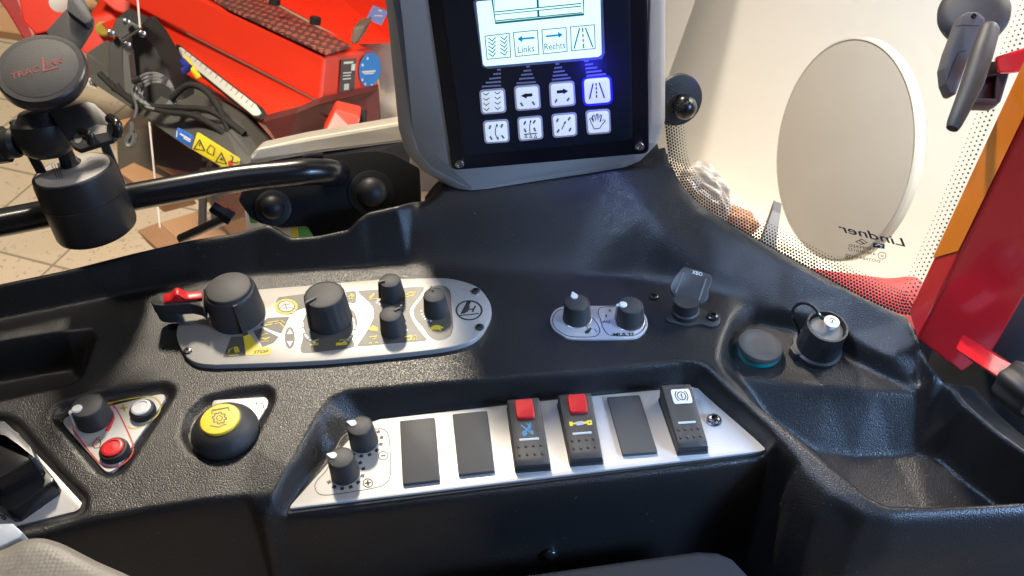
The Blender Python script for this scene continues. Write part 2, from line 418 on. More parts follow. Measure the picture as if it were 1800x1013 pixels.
# triangle panel recess
def ring(L, z_in, z_out, grow, c):
    a = px([(x, y, z_in) for x, y in L]); cc = P(*c, 0)
    b = [p + nrm((p - cc) * [1, 1, 0]) * grow for p in a]
    for q in b: q[2] = z_out
    BL.append(a + [a[0]]); BL.append(b + [b[0]])
TRI = [(104, 742), (112, 722), (180, 702), (284, 686), (300, 694), (298, 706), (216, 830), (196, 837), (180, 830)]
ring(TRI, -.0045, 0, .0045, (195, 750))
PTO = [(331, 770), (338, 738), (364, 712), (412, 700), (464, 693), (475, 702), (472, 720), (448, 760), (436, 788), (412, 803), (380, 808), (346, 796)]
ring(PTO, -.0045, 0, .0045, (395, 755))
# throttle recess, lower left
BL.append(px([(-160, 745, 0), (-60, 728, 0), (10, 730, 0), (34, 744, 0), (62, 780, 0), (152, 878, 0), (150, 900, 0), (128, 912, 0), (20, 938, 0), (-160, 985, 0)]))
BL.append(px([(-160, 775, -.008), (0, 752, -.008), (24, 760, -.008), (50, 792, -.008), (146, 884, -.008), (138, 898, -.008), (20, 926, -.008), (-160, 968, -.008)]))
# rocker recess
BL.append(px([(474, 894, -.009), (482, 872, -.003), (510, 818, 0), (562, 722, 0), (578, 700, 0), (606, 688, 0), (720, 678, 0), (860, 668, 0), (1000, 657, 0), (1120, 646, 0), (1200, 637, 0), (1236, 641, 0), (1300, 706, 0), (1366, 776, -.003)]))
BL.append(px([(502, 897, -.018), (568, 808, -.018), (630, 745, -.018), (648, 738, -.018), (800, 718, -.018), (1000, 697, -.018), (1200, 678, -.018), (1222, 684, -.018), (1347, 791, -.018)]))
BL.append(px([(504, 899, -.018), (700, 876, -.018), (1000, 839, -.018), (1346, 794, -.018)]))
# front edge
front = px([(-160, 990, -.001), (60, 948, -.001), (143, 922, -.001), (251, 899, -.001), (360, 882, -.001), (432, 876, -.003), (466, 912, -.012)]) + px([(496, 914, -.019), (600, 905, -.019), (800, 881, -.019), (1000, 856, -.019), (1200, 831, -.019), (1340, 812, -.019)])
BL.append(front)
low = [np.array([p[0], min(p[1] - .010, .338) if i > 5 else p[1] - .022, -.11]) for i, p in enumerate(front)]
BL.append(low)
BL.append(sh(low, 0, -.012, -.05))
# right: crest, front lip, concave front
crest = px([(1246, 640, 0), (1272, 656, .001), (1318, 700, .001), (1386, 757, .001), (1456, 815, .001), (1520, 868, .0), (1556, 886, -.001), (1620, 888, -.001), (1700, 884, -.001), (1880, 874, -.001)])
BL.append(crest)
BL.append(px([(1402, 818, -.004), (1462, 872, -.004), (1520, 908, -.005), (1570, 915, -.005), (1700, 908, -.005), (1880, 898, -.005)]))
BL.append(px([(1388, 860, -.016), (1430, 908, -.018), (1500, 955, -.024), (1560, 972, -.026), (1700, 965, -.026), (1880, 955, -.026)]))
BL.append(px([(1372, 930, -.042), (1410, 980, -.046), (1480, 1020, -.048), (1560, 1012, -.044), (1700, 1005, -.044), (1880, 995, -.044)]))
BL.append(px([(1350, 1010, -.08), (1400, 1075, -.09), (1480, 1110, -.09), (1880, 1090, -.08)]))
# right tray: rim, platform, deep bin
BL.append(px([(1276, 655, 0), (1263, 632, 0), (1268, 600, 0), (1288, 553, 0), (1303, 536, 0), (1328, 530, 0), (1400, 551, 0), (1480, 588, 0), (1560, 632, 0), (1636, 670, .001)]))
BL.append(px([(1300, 658, -.013), (1288, 636, -.013), (1292, 612, -.013), (1310, 582, -.013), (1332, 569, -.013), (1395, 581, -.013), (1480, 621, -.013), (1560, 660, -.013), (1620, 686, -.013)]))
BL.append(px([(1300, 666, -.013), (1380, 673, -.013), (1450, 679, -.013), (1540, 687, -.013), (1622, 693, -.013)]))
BL.append(px([(1350, 738, -.032), (1430, 794, -.045), (1500, 803, -.047), (1570, 802, -.047), (1612, 796, -.045)]))
BL.append(px([(1650, 804, -.045), (1690, 838, -.045), (1735, 872, -.045), (1800, 925, -.045)]))
BL.append(px([(1490, 860, -.046), (1560, 925, -.046), (1640, 935, -.046), (1740, 930, -.046)]))
rimr = px([(1664, 670, .001), (1700, 714, .001), (1745, 754, .001), (1800, 794, 0), (1890, 850, -.001)])
BL.append(rimr)
BL.append(sh(rimr, .022, .010, -.018)); BL.append(sh(rimr, .06, .03, -.05))

def console_mesh(step=0.0012, sig=0.0017):
    vs = []; es = []; zs = []
    for L in BL:
        o = len(vs)
        for p in L: vs.append(Vector((p[0], p[1]))); zs.append(p[2])
        es += [(o + i, o + i + 1) for i in range(len(L) - 1)]
    co, ed, fa, ov, oe, of = delaunay_2d_cdt(vs, es, [], 0, 1e-6)
    z = np.full(len(co), np.nan); xy = np.array([c[:] for c in co])
    for i, o in enumerate(ov):
        if o: z[i] = np.mean([zs[k] for k in o])
    A = np.array([v[:] for v in vs]); zz = np.array(zs)
    for i in np.where(np.isnan(z))[0]:
        d = np.linalg.norm(A - xy[i], axis=1); k = np.argsort(d)[:2]; z[i] = np.average(zz[k], weights=1 / (d[k] + 1e-6))
    x0, x1, y0, y1 = -0.455, 0.345, 0.235, 0.635
    nx, ny = int((x1 - x0) / step), int((y1 - y0) / step)
    H = np.full((ny, nx), np.nan)
    for f in fa:
        a, b, c = (np.array([*xy[i], z[i]]) for i in f)
        det = (b[0] - a[0]) * (c[1] - a[1]) - (c[0] - a[0]) * (b[1] - a[1])
        if abs(det) < 1e-12: continue
        mnx, mxx = min(a[0], b[0], c[0]), max(a[0], b[0], c[0]); mny, mxy = min(a[1], b[1], c[1]), max(a[1], b[1], c[1])
        i0, i1 = max(0, int((mnx - x0) / step)), min(nx - 1, int((mxx - x0) / step) + 1)
        j0, j1 = max(0, int((mny - y0) / step)), min(ny - 1, int((mxy - y0) / step) + 1)
        if i1 < i0 or j1 < j0: continue
        X, Y = np.meshgrid(x0 + np.arange(i0, i1 + 1) * step, y0 + np.arange(j0, j1 + 1) * step)
        w1 = ((X - a[0]) * (c[1] - a[1]) - (c[0] - a[0]) * (Y - a[1])) / det
        w2 = ((b[0] - a[0]) * (Y - a[1]) - (X - a[0]) * (b[1] - a[1])) / det
        ok = (w1 >= -1e-6) & (w2 >= -1e-6) & (w1 + w2 <= 1 + 1e-6)
        S = H[j0:j1 + 1, i0:i1 + 1]; S[ok] = (a[2] + w1 * (b[2] - a[2]) + w2 * (c[2] - a[2]))[ok]
    YY = (y0 + np.arange(ny) * step)[:, None]
    sx = np.array([p[0] for p in sill]); sy = np.array([p[1] for p in sill]); XX = x0 + np.arange(nx) * step
    lim = np.interp(XX, sx, sy, left=9.0)
    H[(YY > lim[None, :] + 0.0065) & (XX[None, :] > sx[0]) & (XX[None, :] < sx[-1])] = np.nan
    H[(YY > 0.592) & (XX[None, :] > sx[0] - .004)] = np.nan
    rx = np.array([p[0] for p in ridge]); ry = np.array([p[1] for p in ridge])
    H[(YY > np.interp(XX, rx, ry)[None, :] + 0.013) & (XX[None, :] < -.064)] = np.nan
    H[(YY > 0.60) | ((H < -0.045) & (YY > 0.45))] = np.nan
    M = ~np.isnan(H); H0 = np.where(M, H, 0.0); Wt = M.astype(float)
    k = int(3 * sig / step) + 1; g = np.exp(-0.5 * (np.arange(-k, k + 1) * step / sig) ** 2); g /= g.sum()
    def blur(I):
        for ax in (0, 1): I = np.apply_along_axis(lambda r_: np.convolve(r_, g, mode='same'), ax, I)
        return I
    B = blur(H0) / np.maximum(blur(Wt), 1e-6)
    # the pedestal under the display is moulded with much softer curves
    s2 = 0.0075; k = int(3 * s2 / step) + 1; g = np.exp(-0.5 * (np.arange(-k, k + 1) * step / s2) ** 2); g /= g.sum()
    B2 = blur(H0) / np.maximum(blur(Wt), 1e-6)
    ss = lambda a, b, t: np.clip((t - a) / (b - a), 0, 1) ** 2 * (3 - 2 * np.clip((t - a) / (b - a), 0, 1))
    wm = ss(.500, .525, YY) * ss(-.085, -.06, XX)[None, :] * (1 - ss(.062, .092, XX))[None, :]
    B = B * (1 - wm) + B2 * wm
    s3 = 0.0042; k = int(3 * s3 / step) + 1; g = np.exp(-0.5 * (np.arange(-k, k + 1) * step / s3) ** 2); g /= g.sum()
    B3 = blur(H0) / np.maximum(blur(Wt), 1e-6)
    wm = ss(.455, .475, YY) * ss(.075, .095, XX)[None, :]
    B = B * (1 - wm) + B3 * wm
    idx = -np.ones((ny, nx), int); ids = np.argwhere(M); idx[M] = np.arange(len(ids))
    V = [(x0 + i * step, y0 + j * step, B[j, i]) for j, i in ids]
    q = M[:-1, :-1] & M[1:, :-1] & M[:-1, 1:] & M[1:, 1:]
    J, I = np.where(q)
    Fc = np.stack([idx[J, I], idx[J, I + 1], idx[J + 1, I + 1], idx[J + 1, I]], 1)
    return V, Fc.tolist()
V, Fc = console_mesh()
mb = MB(); mb.v = V; mb.f = Fc; mb.m = [0] * len(Fc)
dash = mb.build('dashboard', M_DASH, None, angle=80)
OFF['dashboard'] = (0, 0, 0)
tag(dash, 'black grained plastic cab dashboard with moulded recesses that carries all the switch panels', 'dashboard')
from mathutils.bvhtree import BVHTree
BV = BVHTree.FromPolygons([Vector(v) for v in V], Fc)
def hit(x, y):
    loc, n, i_, d = BV.ray_cast(Vector(CAM), Vector(nrm(ray(x, y)))); return np.array(loc), np.array(n)
b_, n_ = hit(967, 972); mb = MB(); dome(mb, b_, n_, .0052, .0035, base=.0015)
lathe(mb, b_ + n_ * .0049, n_, [(.0019, 0), (.0019, .0003)], 6)
mb.build('bolt', M_BLK, dash)

# ------------------------------------------------------------------ planes on the console
PD = Pl((0, .45, 0), (0, 0, 1))            # deck
PH = Pl((0, .45, .0042), (0, 0, 1))        # face of the main control plate
PR = Pl((0, .38, -.0155), (0, 0, 1))       # face of the rocker switch plate
PT = Pl((0, .40, -.0020), (0, 0, 1))       # little recessed tag plates
PM2 = Pl((0, .46, .0016), (0, 0, 1))       # wiper knob plate
PF = Pl((0, .37, -.0055), (0, 0, 1))       # throttle plate

# ================================================================== main control panel
t = thing('control_panel', 'long round-ended brushed metal control panel with yellow symbols, a lever knob and five dials', 'control panel', PH.pt(590, 565, -.004))
HPX = catmull(Z1([(457 * 0 + 1000, 268), (560, 330), (400, 430), (335, 560), (322, 640), (345, 720), (400, 812), (480, 862), (600, 878), (720, 878)]) + [(560, 634.5), (718, 620), (797, 609), (836, 594), (856, 569), (863.5, 545), (857, 524), (837, 503), (797, 490.5), (757, 488.5), (665, 491), (560, 500)], 5, True)
mb = MB(); slab(mb, PH, HPX, -.006, 0, r=0, bev=.0009); mb.build('face_plate', M_PLATE, t)
O1, O2, O3 = .00012, .00028, .00044
dark = [Z1([(765, 655), (868, 650), (880, 806), (700, 822)]),
        Z1([(945, 610), (1010, 582), (1150, 655), (1105, 705), (1020, 735)]),
        Z1([(1000, 560), (1062, 500), (1240, 490), (1170, 628), (1085, 600)]),
        Z1([(1130, 365), (1150, 335), (1370, 305), (1420, 470), (1370, 420), (1300, 440), (1250, 475), (1180, 470), (1130, 430)]),
        circ(240 + 1240 / 4.603, 450 + 662 / 4.603, 41 / 4.603, 88 / 4.603),
        catmull([(528, 614), (531, 600), (533, 588), (531, 575), (534, 560), (545, 548), (590, 540), (620, 545), (628, 562), (627, 576), (621, 590), (620, 598), (623.5, 606), (616, 612), (575, 617), (536, 621)], 4, True),
        Z2([(240, 320), (318, 312), (334, 325), (335, 410), (318, 422), (262, 415)]),
        catmull(Z2([(358, 325), (380, 310), (640, 292), (905, 274), (936, 290), (930, 315), (870, 400), (835, 445), (814, 500), (850, 590), (900, 665), (957, 735), (938, 757), (660, 780), (370, 806), (352, 785), (400, 715), (470, 590), (490, 515), (470, 440), (410, 380)]), 3, True),
        catmull(Z2([(960, 325), (1000, 280), (1080, 260), (1150, 285), (1177, 340), (1186, 460), (1200, 640), (1160, 725), (1060, 752), (985, 715), (930, 640), (860, 560), (842, 500), (860, 445), (905, 390)]), 4, True)]
ink(t, 'dark_field_print', PH, M_INKG, dark, off=O1)
ink(t, 'stop_field', PH, M_YEL, [Z1([(862, 645), (920, 636), (990, 737), (1085, 745), (1097, 768), (1080, 795), (1040, 802), (886, 803)])], off=O1 + .00005)
text(t, 'stop_lettering', 'STOP', PH, Z1([(944, 790)])[0], Z1([(1064, 784)])[0], Z1([(950, 766)])[0], M_INK, off=O2, shear=.25, bold=.02)
ink(t, 'ring_symbol', PH, M_YEL, strokes=[(circ(*Z1([(1212, 410)])[0], 82 / 4.603, 55 / 4.603), .0019, True)], off=O2)
ink(t, 'ring_field', PH, M_WINK, [circ(*Z1([(1212, 408)])[0], 62 / 4.603, 41 / 4.603)], off=O2 + .00005)
ink(t, 'implement_print', PH, M_INKG, strokes=[(Z1([(1160, 425), (1190, 395), (1225, 395), (1245, 380)]), .0006), (Z1([(1175, 430), (1240, 415), (1265, 425)]), .0005), (Z1([(1200, 380), (1215, 430)]), .0005)], off=O3)
ink(t, 'lift_print', PH, M_YEL, strokes=[
    (Z1([(745, 806), (828, 800)]), .0007), (Z1([(745, 785), (752, 760), (778, 745)]), .0008), (Z1([(792, 738), (815, 740), (825, 778), (805, 782), (792, 738)]), .0012),
    (Z1([(1003, 693), (1070, 688)]), .0006), (Z1([(1012, 665), (1040, 672), (1078, 660)]), .0013), (Z1([(1010, 650), (1030, 632), (1065, 628)]), .0006),
    (Z1([(1035, 560), (1100, 553)]), .0013), (Z1([(1060, 540), (1140, 528), (1150, 520)]), .0008), (Z1([(1120, 548), (1160, 540), (1195, 580)]), .0008), (Z1([(1170, 520), (1200, 545)]), .0006)], off=O2)
ink(t, 'arrow_print', PH, M_WINK, [Z1([(1214, 634), (1268, 632), (1240, 588)]), Z1([(1214, 690), (1268, 688), (1242, 735)])], off=O2)
ink(t, 'dial_scale', PH, M_WINK, strokes=[(circ(577, 573, 45, 35, a0=120, a1=190), .0016), (circ(577, 573, 46, 36, a0=-40, a1=55), .0016), (circ(577, 573, 42, 31, a0=-60, a1=-5), .0007)], off=O2)
ink(t, 'dial_tick_print', PH, M_INKG, strokes=[([(577 + 41 * math.cos(R(a)), 573 + 32 * math.sin(R(a))), (577 + 50 * math.cos(R(a)), 573 + 40 * math.sin(R(a)))], .0007) for a in (-25, -8, 10, 28, 45, 140, 158, 175)], off=O3)
ink(t, 'depth_print', PH, M_YEL, strokes=[
    (Z2([(-80, 792), (-2, 785)]), .0016), (Z2([(-70, 760), (-20, 752), (0, 740)]), .0008),
    (Z2([(155, 787), (255, 778)]), .0028), (Z2([(185, 752), (235, 745), (275, 735), (268, 755), (240, 762)]), .0009),
    (Z2([(265, 365), (290, 345), (310, 370), (275, 385)]), .0009), (Z2([(285, 335), (315, 350), (300, 385)]), .0006)], off=O2)
ink(t, 'hitch_print', PH, M_YEL, [Z2([(440, 660), (480, 615), (530, 640), (528, 675)]), Z2([(445, 370), (490, 330), (505, 340), (470, 380)])], [
    (Z2([(445, 385), (540, 378)]), .0007), (Z2([(765, 365), (850, 355)]), .0007), (Z2([(775, 350), (810, 325), (860, 322), (840, 350), (800, 352)]), .0009),
    (Z2([(450, 722), (520, 716), (495, 742), (480, 740)]), .0010), (Z2([(450, 778), (475, 775)]), .0012), (Z2([(505, 772), (528, 770)]), .0012),
    (Z2([(765, 720), (830, 712), (820, 745), (790, 748)]), .0010), (Z2([(858, 705), (860, 750)]), .0012), (Z2([(845, 722), (873, 720)]), .0010), (Z2([(845, 742), (873, 740)]), .0010)], off=O2)
ink(t, 'turtle_print', PH, M_YEL, [circ(*Z2([(1048, 637)])[0], 48 / 5.066, 22 / 5.066, rot=-4), circ(*Z2([(1100, 638)])[0], 12 / 5.066, 9 / 5.066)], [(Z2([(1015, 650), (1000, 662)]), .0012), (Z2([(1075, 652), (1090, 664)]), .0012), (Z2([(1000, 640), (985, 645)]), .0009)], off=O2)
ink(t, 'scale_dot_print', PH, M_WINK, [circ(*Z2([p])[0], 2.3, 1.7, n=8) for p in [(530, 395), (520, 415), (545, 430), (735, 440), (540, 385), (770, 640), (785, 660), (765, 668), (915, 490), (920, 520), (935, 540), (950, 560), (970, 575), (1000, 580)]], off=O2)
lc = Z2([(1340, 485)])[0]
ink(t, 'emblem', PH, M_INK, [Z2([(1322, 402), (1362, 400), (1305, 512), (1262, 518)])], [
    (circ(lc[0], lc[1], 113 / 5.066, 84 / 5.066, n=40), .0014, True), (Z2([(1252, 530), (1340, 524), (1428, 512)]), .0011),
    (Z2([(1345, 448), (1318, 503)]), .0011), (Z2([(1398, 444), (1368, 500)]), .0013), (Z2([(1332, 477), (1384, 472)]), .0012)], off=O1)
screw(t, PH, Z2([(1400, 318)])[0], .0032); screw(t, PH, Z2([(1436, 638)])[0], .0032); screw(t, PH, Z1([(415, 770)])[0], .0032)
# knobs
k, c = knob(t, PH, (569, 517), .0255, .0142, .0158, (541, 532), 'dial'); k['label'] = 'large ribbed dial in the middle'
for tp, pt_ in (((684.7, 492.4), (668, 497)), ((686, 551.5), (700, 544)), ((763, 518), (758, 505))):
    knob(t, PH, tp, .0165, .0078, .0092, pt_, 'small')
# lever knob
h = .027; c = PH.pt(402, 507.5, off=h) - PH.n * h
mb = MB(); lathe(mb, c, PH.n, [(.0196, 0), (.0198, .003), (.0186, h - .005), (.0183, h - .0022), (.0174, h - .0008), (.0166, h - .0004), (.0164, h - .0030)], 64)
lk = mb.build('lever_knob', M_KNOB, t); lk['label'] = 'wide black knob with a lever arm'
mb = MB(); lathe(mb, c, PH.n, [(.0160, h - .003), (.0160, h + .0008), (.0157, h + .0014), (.0150, h + .0018)], 56); mb.build('top_cap', M_CAP, lk)
# ridge that points at the STOP field
q = PH.pt(*Z1([(890, 650)])[0]); d = nrm((q - c) * [1, 1, 0]); s_ = np.cross(PH.n, d); mb = MB()
a = c + d * .0172 + PH.n * (h - .001); e = c + d * .0212
tt = nrm(e - a); nn = np.cross(s_, tt); nn = nn if np.dot(nn, d) > 0 else -nn
extrude_dir(mb, [a - s_ * .0016 - nn * .002, a + s_ * .0016 - nn * .002, e + s_ * .0016 - nn * .002, e - s_ * .0016 - nn * .002], nn * .0042)
mb.build('pointer', M_KNOB, lk)
# arm with a red slide lock
PA = Pl(c + PH.n * .021, PH.n)
mb = MB()
arm = Z1([(545, 250), (545, 440), (500, 405), (430, 388), (200, 402), (135, 395), (112, 370), (125, 330), (180, 298), (300, 292), (430, 278), (500, 262)])
slab(mb, PA, arm, -.010, 0, r=.0012, bev=.0012, bottom=True)
slab(mb, PA, Z1([(320, 285), (330, 400), (200, 402), (150, 395), (115, 365), (130, 330), (190, 298)]), -.0175, -.0085, r=.003, bev=.0006, at=0, bottom=True)
mb.build('lever_arm', M_KNOB, lk)
mb = MB(); RL = Z1([(215, 312), (525, 290), (535, 340), (215, 385)])
a, b, e, f = (PA.pt(*p_, off=.0006) for p_ in (Z1([(215, 320)])[0], Z1([(530, 292)])[0], Z1([(532, 352)])[0], Z1([(222, 384)])[0]))
prof = [(0, .0004), (.06, .0016), (.16, .002), (.25, .0030), (.33, .0056), (.38, .0066), (.44, .0066), (.49, .0056), (.58, .0028), (.68, .0016), (1, .0012)]
vs = []; 
for s0, hh in prof:
    l_, r_ = a + (b - a) * s0, f + (e - f) * s0
    vs += [l_, l_ + PA.n * (hh - .0004) , l_ + (r_ - l_) * .08 + PA.n * hh, l_ + (r_ - l_) * .92 + PA.n * hh, r_ + PA.n * (hh - .0004), r_]
fs = [(i * 6 + j, i * 6 + j + 1, (i + 1) * 6 + j + 1, (i + 1) * 6 + j) for i in range(len(prof) - 1) for j in range(5)] + [tuple(range(6)), tuple(range(len(vs) - 1, len(vs) - 7, -1))]
mb.add(vs, fs); mb.build('slide_lock', M_RED, lk, angle=60)

# ================================================================== rocker switch panel
t = thing('switch_panel', 'slanted silver switch panel in the lower recess with rocker switches, blank covers and two knobs', 'switch panel', PR.pt(930, 790))
SPX = [(508, 894), (513, 886), (636, 748), (668, 737), (800, 722), (1000, 700), (1216, 680), (1232, 684), (1345, 784), (1345, 791), (1338, 793)]
mb = MB(); slab(mb, PR, SPX, -.0016, 0, r=.002, bev=.0003); mb.build('face_plate', M_WPLATE, t)
mb = MB(); slab(mb, PR, [(502, 904), (510, 886), (634, 744), (668, 733), (1216, 676), (1236, 682), (1351, 784), (1352, 797)], -.006, -.0017, r=.002, bev=.0004); mb.build('gasket', M_BLKM, t)
for q in (Z6([(940, 252), (1198, 226), (1237, 690), (960, 722)]), Z6([(1330, 202), (1588, 176), (1645, 622), (1374, 652)]), Z7([(716, 200), (914, 187), (1025, 534), (812, 550)])):
    mb = MB(); slab(mb, PR, q, 0, .0026, r=.0012, bev=.0005); mb.build('blank_cover', mat('cover_rubber', (.052, .052, .052), .62, bump=('noise', 700, .25, .0002), var=.08), t)
def rocker(quad, h0, hm, h1, label):
    tl, tr = (PR.uv(*p_, h0) for p_ in quad[:2]); br, bl = (PR.uv(*p_, h1) for p_ in quad[2:])
    mb = MB()
    q2 = ccw([tl + (tl - br) * .03, tr + (tr - bl) * .03, br + (br - tl) * .02, bl + (bl - tr) * .02])
    layers(mb, PR, roundpoly(q2, .0012), [(0, 0), (0, .002), (.0004, .0025)])
    body = mb.build('rocker_switch', M_BLKM, t); body['label'] = label
    def top(u_, v_, off=0):
        e = (1 - v_) * ((1 - u_) * tl + u_ * tr) + v_ * ((1 - u_) * bl + u_ * br)
        hh = h0 * (1 - v_) * (1 - 2 * v_) + 4 * hm * v_ * (1 - v_) + h1 * v_ * (2 * v_ - 1)
        return PR.w(e[0], e[1], hh + off)
    mb = MB(); N = 22; vs = []; us = [0, 0, .012, .05, .35, .65, .95, .988, 1, 1]; dz = [None, -.0018, -.0006, 0, 0, 0, 0, -.0006, -.0018, None]
    for i in range(N + 1):
        v_ = i / N; ed = min(v_, 1 - v_) * N; ez = -.0014 if ed < .5 else (-.0002 if ed < 1.5 else 0)
        for u_, d0 in zip(us, dz):
            p_ = top(u_, v_); base = p_ - PR.n * (np.dot(p_ - PR.o, PR.n) - .0015)
            vs.append(base if d0 is None else p_ + PR.n * (d0 + ez))
    K = len(us); fs = [(i * K + j, i * K + j + 1, (i + 1) * K + j + 1, (i + 1) * K + j) for i in range(N) for j in range(K - 1)] + [tuple(range(K)), tuple(range(N * K + K - 1, N * K - 1, -1))]
    mb.add(vs, fs); mb.build('rocker', M_KNOB, body, angle=40)
    def patch(name, m, u0_, u1_, v0_, v1_, off0, off1, rr=.12):
        out = roundpoly([np.array([u0_, v0_]), np.array([u1_, v0_]), np.array([u1_, v1_]), np.array([u0_, v1_])], rr * (u1_ - u0_), 3)
        n = len(out); cc = np.array([(u0_ + u1_) / 2, (v0_ + v1_) / 2])
        vs = [top(*p_, off0) for p_ in out] + [top(*p_, off1 * .7) for p_ in out] + [top(*(cc + (p_ - cc) * .9), off1) for p_ in out]
        fs = [(k * n + i, k * n + (i + 1) % n, (k + 1) * n + (i + 1) % n, (k + 1) * n + i) for k in (0, 1) for i in range(n)] + [tuple(range(2 * n, 3 * n))]
        mb = MB(); mb.add(vs, fs); return mb.build(name, m, body)
    mb = MB()
    for v_ in (.735, .86):
        for u_ in (.17, .39, .61, .83):
            lathe(mb, top(u_, v_), PR.n, [(.0010, -.0002), (.0010, .00025), (.0006, .0006), (.0001, .0007)], 10)
    mb.build('grip_dots', M_KNOB, body)
    patch('marker_bar', mat('pale_bar', (.42, .48, .52), .4), .22, .80, .615, .648, .0001, .0003, .05)
    return body, top, patch
def sym(name, top, m, strokes, body, w=.02):
    """thin symbol lying on a rocker face; strokes in (u, v) of the face"""
    mb = MB()
    for s0 in strokes:
        pts = [np.array(p_, float) for p_ in s0[0]]; ww = s0[1]
        for p0, p1 in zip(pts[:-1], pts[1:]):
            d = (p1 - p0) * [1, 2]; l_ = np.linalg.norm(d); d = d / l_; n_ = np.array([-d[1], d[0] / 2]) * ww / 2
            e = (p1 - p0) / l_ * ww * .3
            mb.add([top(*(p0 - n_ - e), .00025), top(*(p0 + n_ - e), .00025), top(*(p1 + n_ + e), .00025), top(*(p1 - n_ + e), .00025)], [(0, 1, 2, 3)])
    return mb.build(name, m, body, smooth=False)
b, top, patch = rocker(Z7([(106, 212), (302, 196), (370, 600), (156, 614)]), .0125, .0090, .0075, 'rocker switch with red lock and blue symbol')
patch('lock_button', M_RED, .22, .78, .05, .33, -.0002, .0022)
SB = mat('blue_symbol', (.02, .17, .36), .5)
sym('printed_symbol', top, SB, [([(.34, .42), (.64, .56)], .05), ([(.62, .40), (.38, .56)], .05), ([(.50, .40), (.62, .44), (.56, .48)], .04), ([(.36, .52), (.44, .50), (.46, .55), (.38, .575), (.34, .545), (.36, .52)], .045), ([(.60, .50), (.66, .54)], .05)], b)
b, top, patch = rocker(Z7([(416, 182), (620, 166), (690, 558), (492, 574)]), .0130, .0095, .0080, 'rocker switch with red lock and yellow symbol')
patch('lock_button', M_RED, .25, .80, .05, .33, -.0002, .0022)
sym('printed_symbol', top, M_YEL, [([(.23, .475), (.40, .475)], .05), ([(.20, .452), (.26, .452), (.26, .50), (.20, .50), (.20, .452)], .04), ([(.60, .475), (.70, .475)], .07), ([(.74, .455), (.84, .455), (.84, .505), (.74, .505), (.74, .455)], .05)], b)
sym('printed_marker', top, M_LILAC, [([(.42, .48), (.56, .475)], .12)], b)
b, top, patch = rocker(Z7([(1042, 124), (1228, 114), (1334, 490), (1150, 504)]), .0175, .0125, .0085, 'rocker switch with white brake warning symbol')
patch('symbol_field', M_WINK, .26, .88, .10, .33, .0001, .0006, .1)
def ringp(cx, cy, r_, a0, a1, n=14): return [(cx + r_ * math.cos(R(a0 + (a1 - a0) * i / n)), cy + r_ * .5 * math.sin(R(a0 + (a1 - a0) * i / n))) for i in range(n + 1)]
def sym2(*a): 
    o = sym(*a); 
    for v_ in o.data.vertices: v_.co.z += .0006
    return o
sym2('printed_symbol', top, M_INK, [(ringp(.57, .215, .13, 0, 360, 20), .028), (ringp(.57, .215, .20, -50, 50), .028), (ringp(.57, .215, .20, 130, 230), .028), ([(.57, .185), (.57, .225)], .04), ([(.57, .242), (.57, .25)], .04)], b)
c = PR.pt(*Z7([(1366, 345)])[0]); mb = MB(); lathe(mb, c, PR.n, [(.0050, 0), (.0050, .0008), (.0040, .0012), (.0036, .0030), (.0022, .0036), (.0017, .0036), (.0017, .0012), (.0001, .0012)], 28); mb.build('rivet', M_DSTEEL, t)
for tp, pt_ in ((Z6([(643, 287)])[0], Z6([(545, 262)])[0]), (Z6([(500, 522)])[0], Z6([(400, 505)])[0])):
    k, c = knob(t, PR, tp, .0175, .0083, .0094, pt_, 'white')
    cc = c - PR.o; u0_, v0_ = np.dot(cc, PR.u), np.dot(cc, PR.v)
    ticks = []
    for a in range(-150, 40, 27):
        dd = np.array([math.cos(R(a)), math.sin(R(a))]); nn = np.array([-dd[1], dd[0]]); o_ = np.array([u0_, v0_])
        ticks.append([o_ + dd * .0104 - nn * .0011, o_ + dd * .0104 + nn * .0011, o_ + dd * .0128 + nn * .0013, o_ + dd * .0128 - nn * .0013])
    ink(t, 'scale_tick_print', PR, M_INK, uvpolys=ticks, off=.00015)
ol = catmull(Z6([(400, 610), (330, 690), (310, 740), (335, 790), (400, 803), (560, 783), (740, 752), (830, 722), (868, 660), (870, 520), (860, 380), (835, 325), (780, 312), (600, 330), (530, 360), (480, 430)]), 4, True)
ink(t, 'outline', PR, M_INKG, strokes=[(ol, .0006, True)], off=.00015)
p0, p1 = Z6([(817, 511)])[0], Z6([(703, 714)])[0]
ink(t, 'minus_symbol', PR, M_INK, strokes=[(circ(*p0, 8.2, 7.4), .0005, True), ([(p0[0] - 4, p0[1] + .4), (p0[0] + 4, p0[1] - .4)], .0010)], off=.0002)
ink(t, 'plus_symbol', PR, M_INK, strokes=[(circ(*p1, 8.2, 7.4), .0007, True), ([(p1[0] - 5.5, p1[1] + .6), (p1[0] + 5.5, p1[1] - .6)], .0011), ([(p1[0] - .6, p1[1] - 5), (p1[0] + .6, p1[1] + 5)], .0011)], off=.0002)

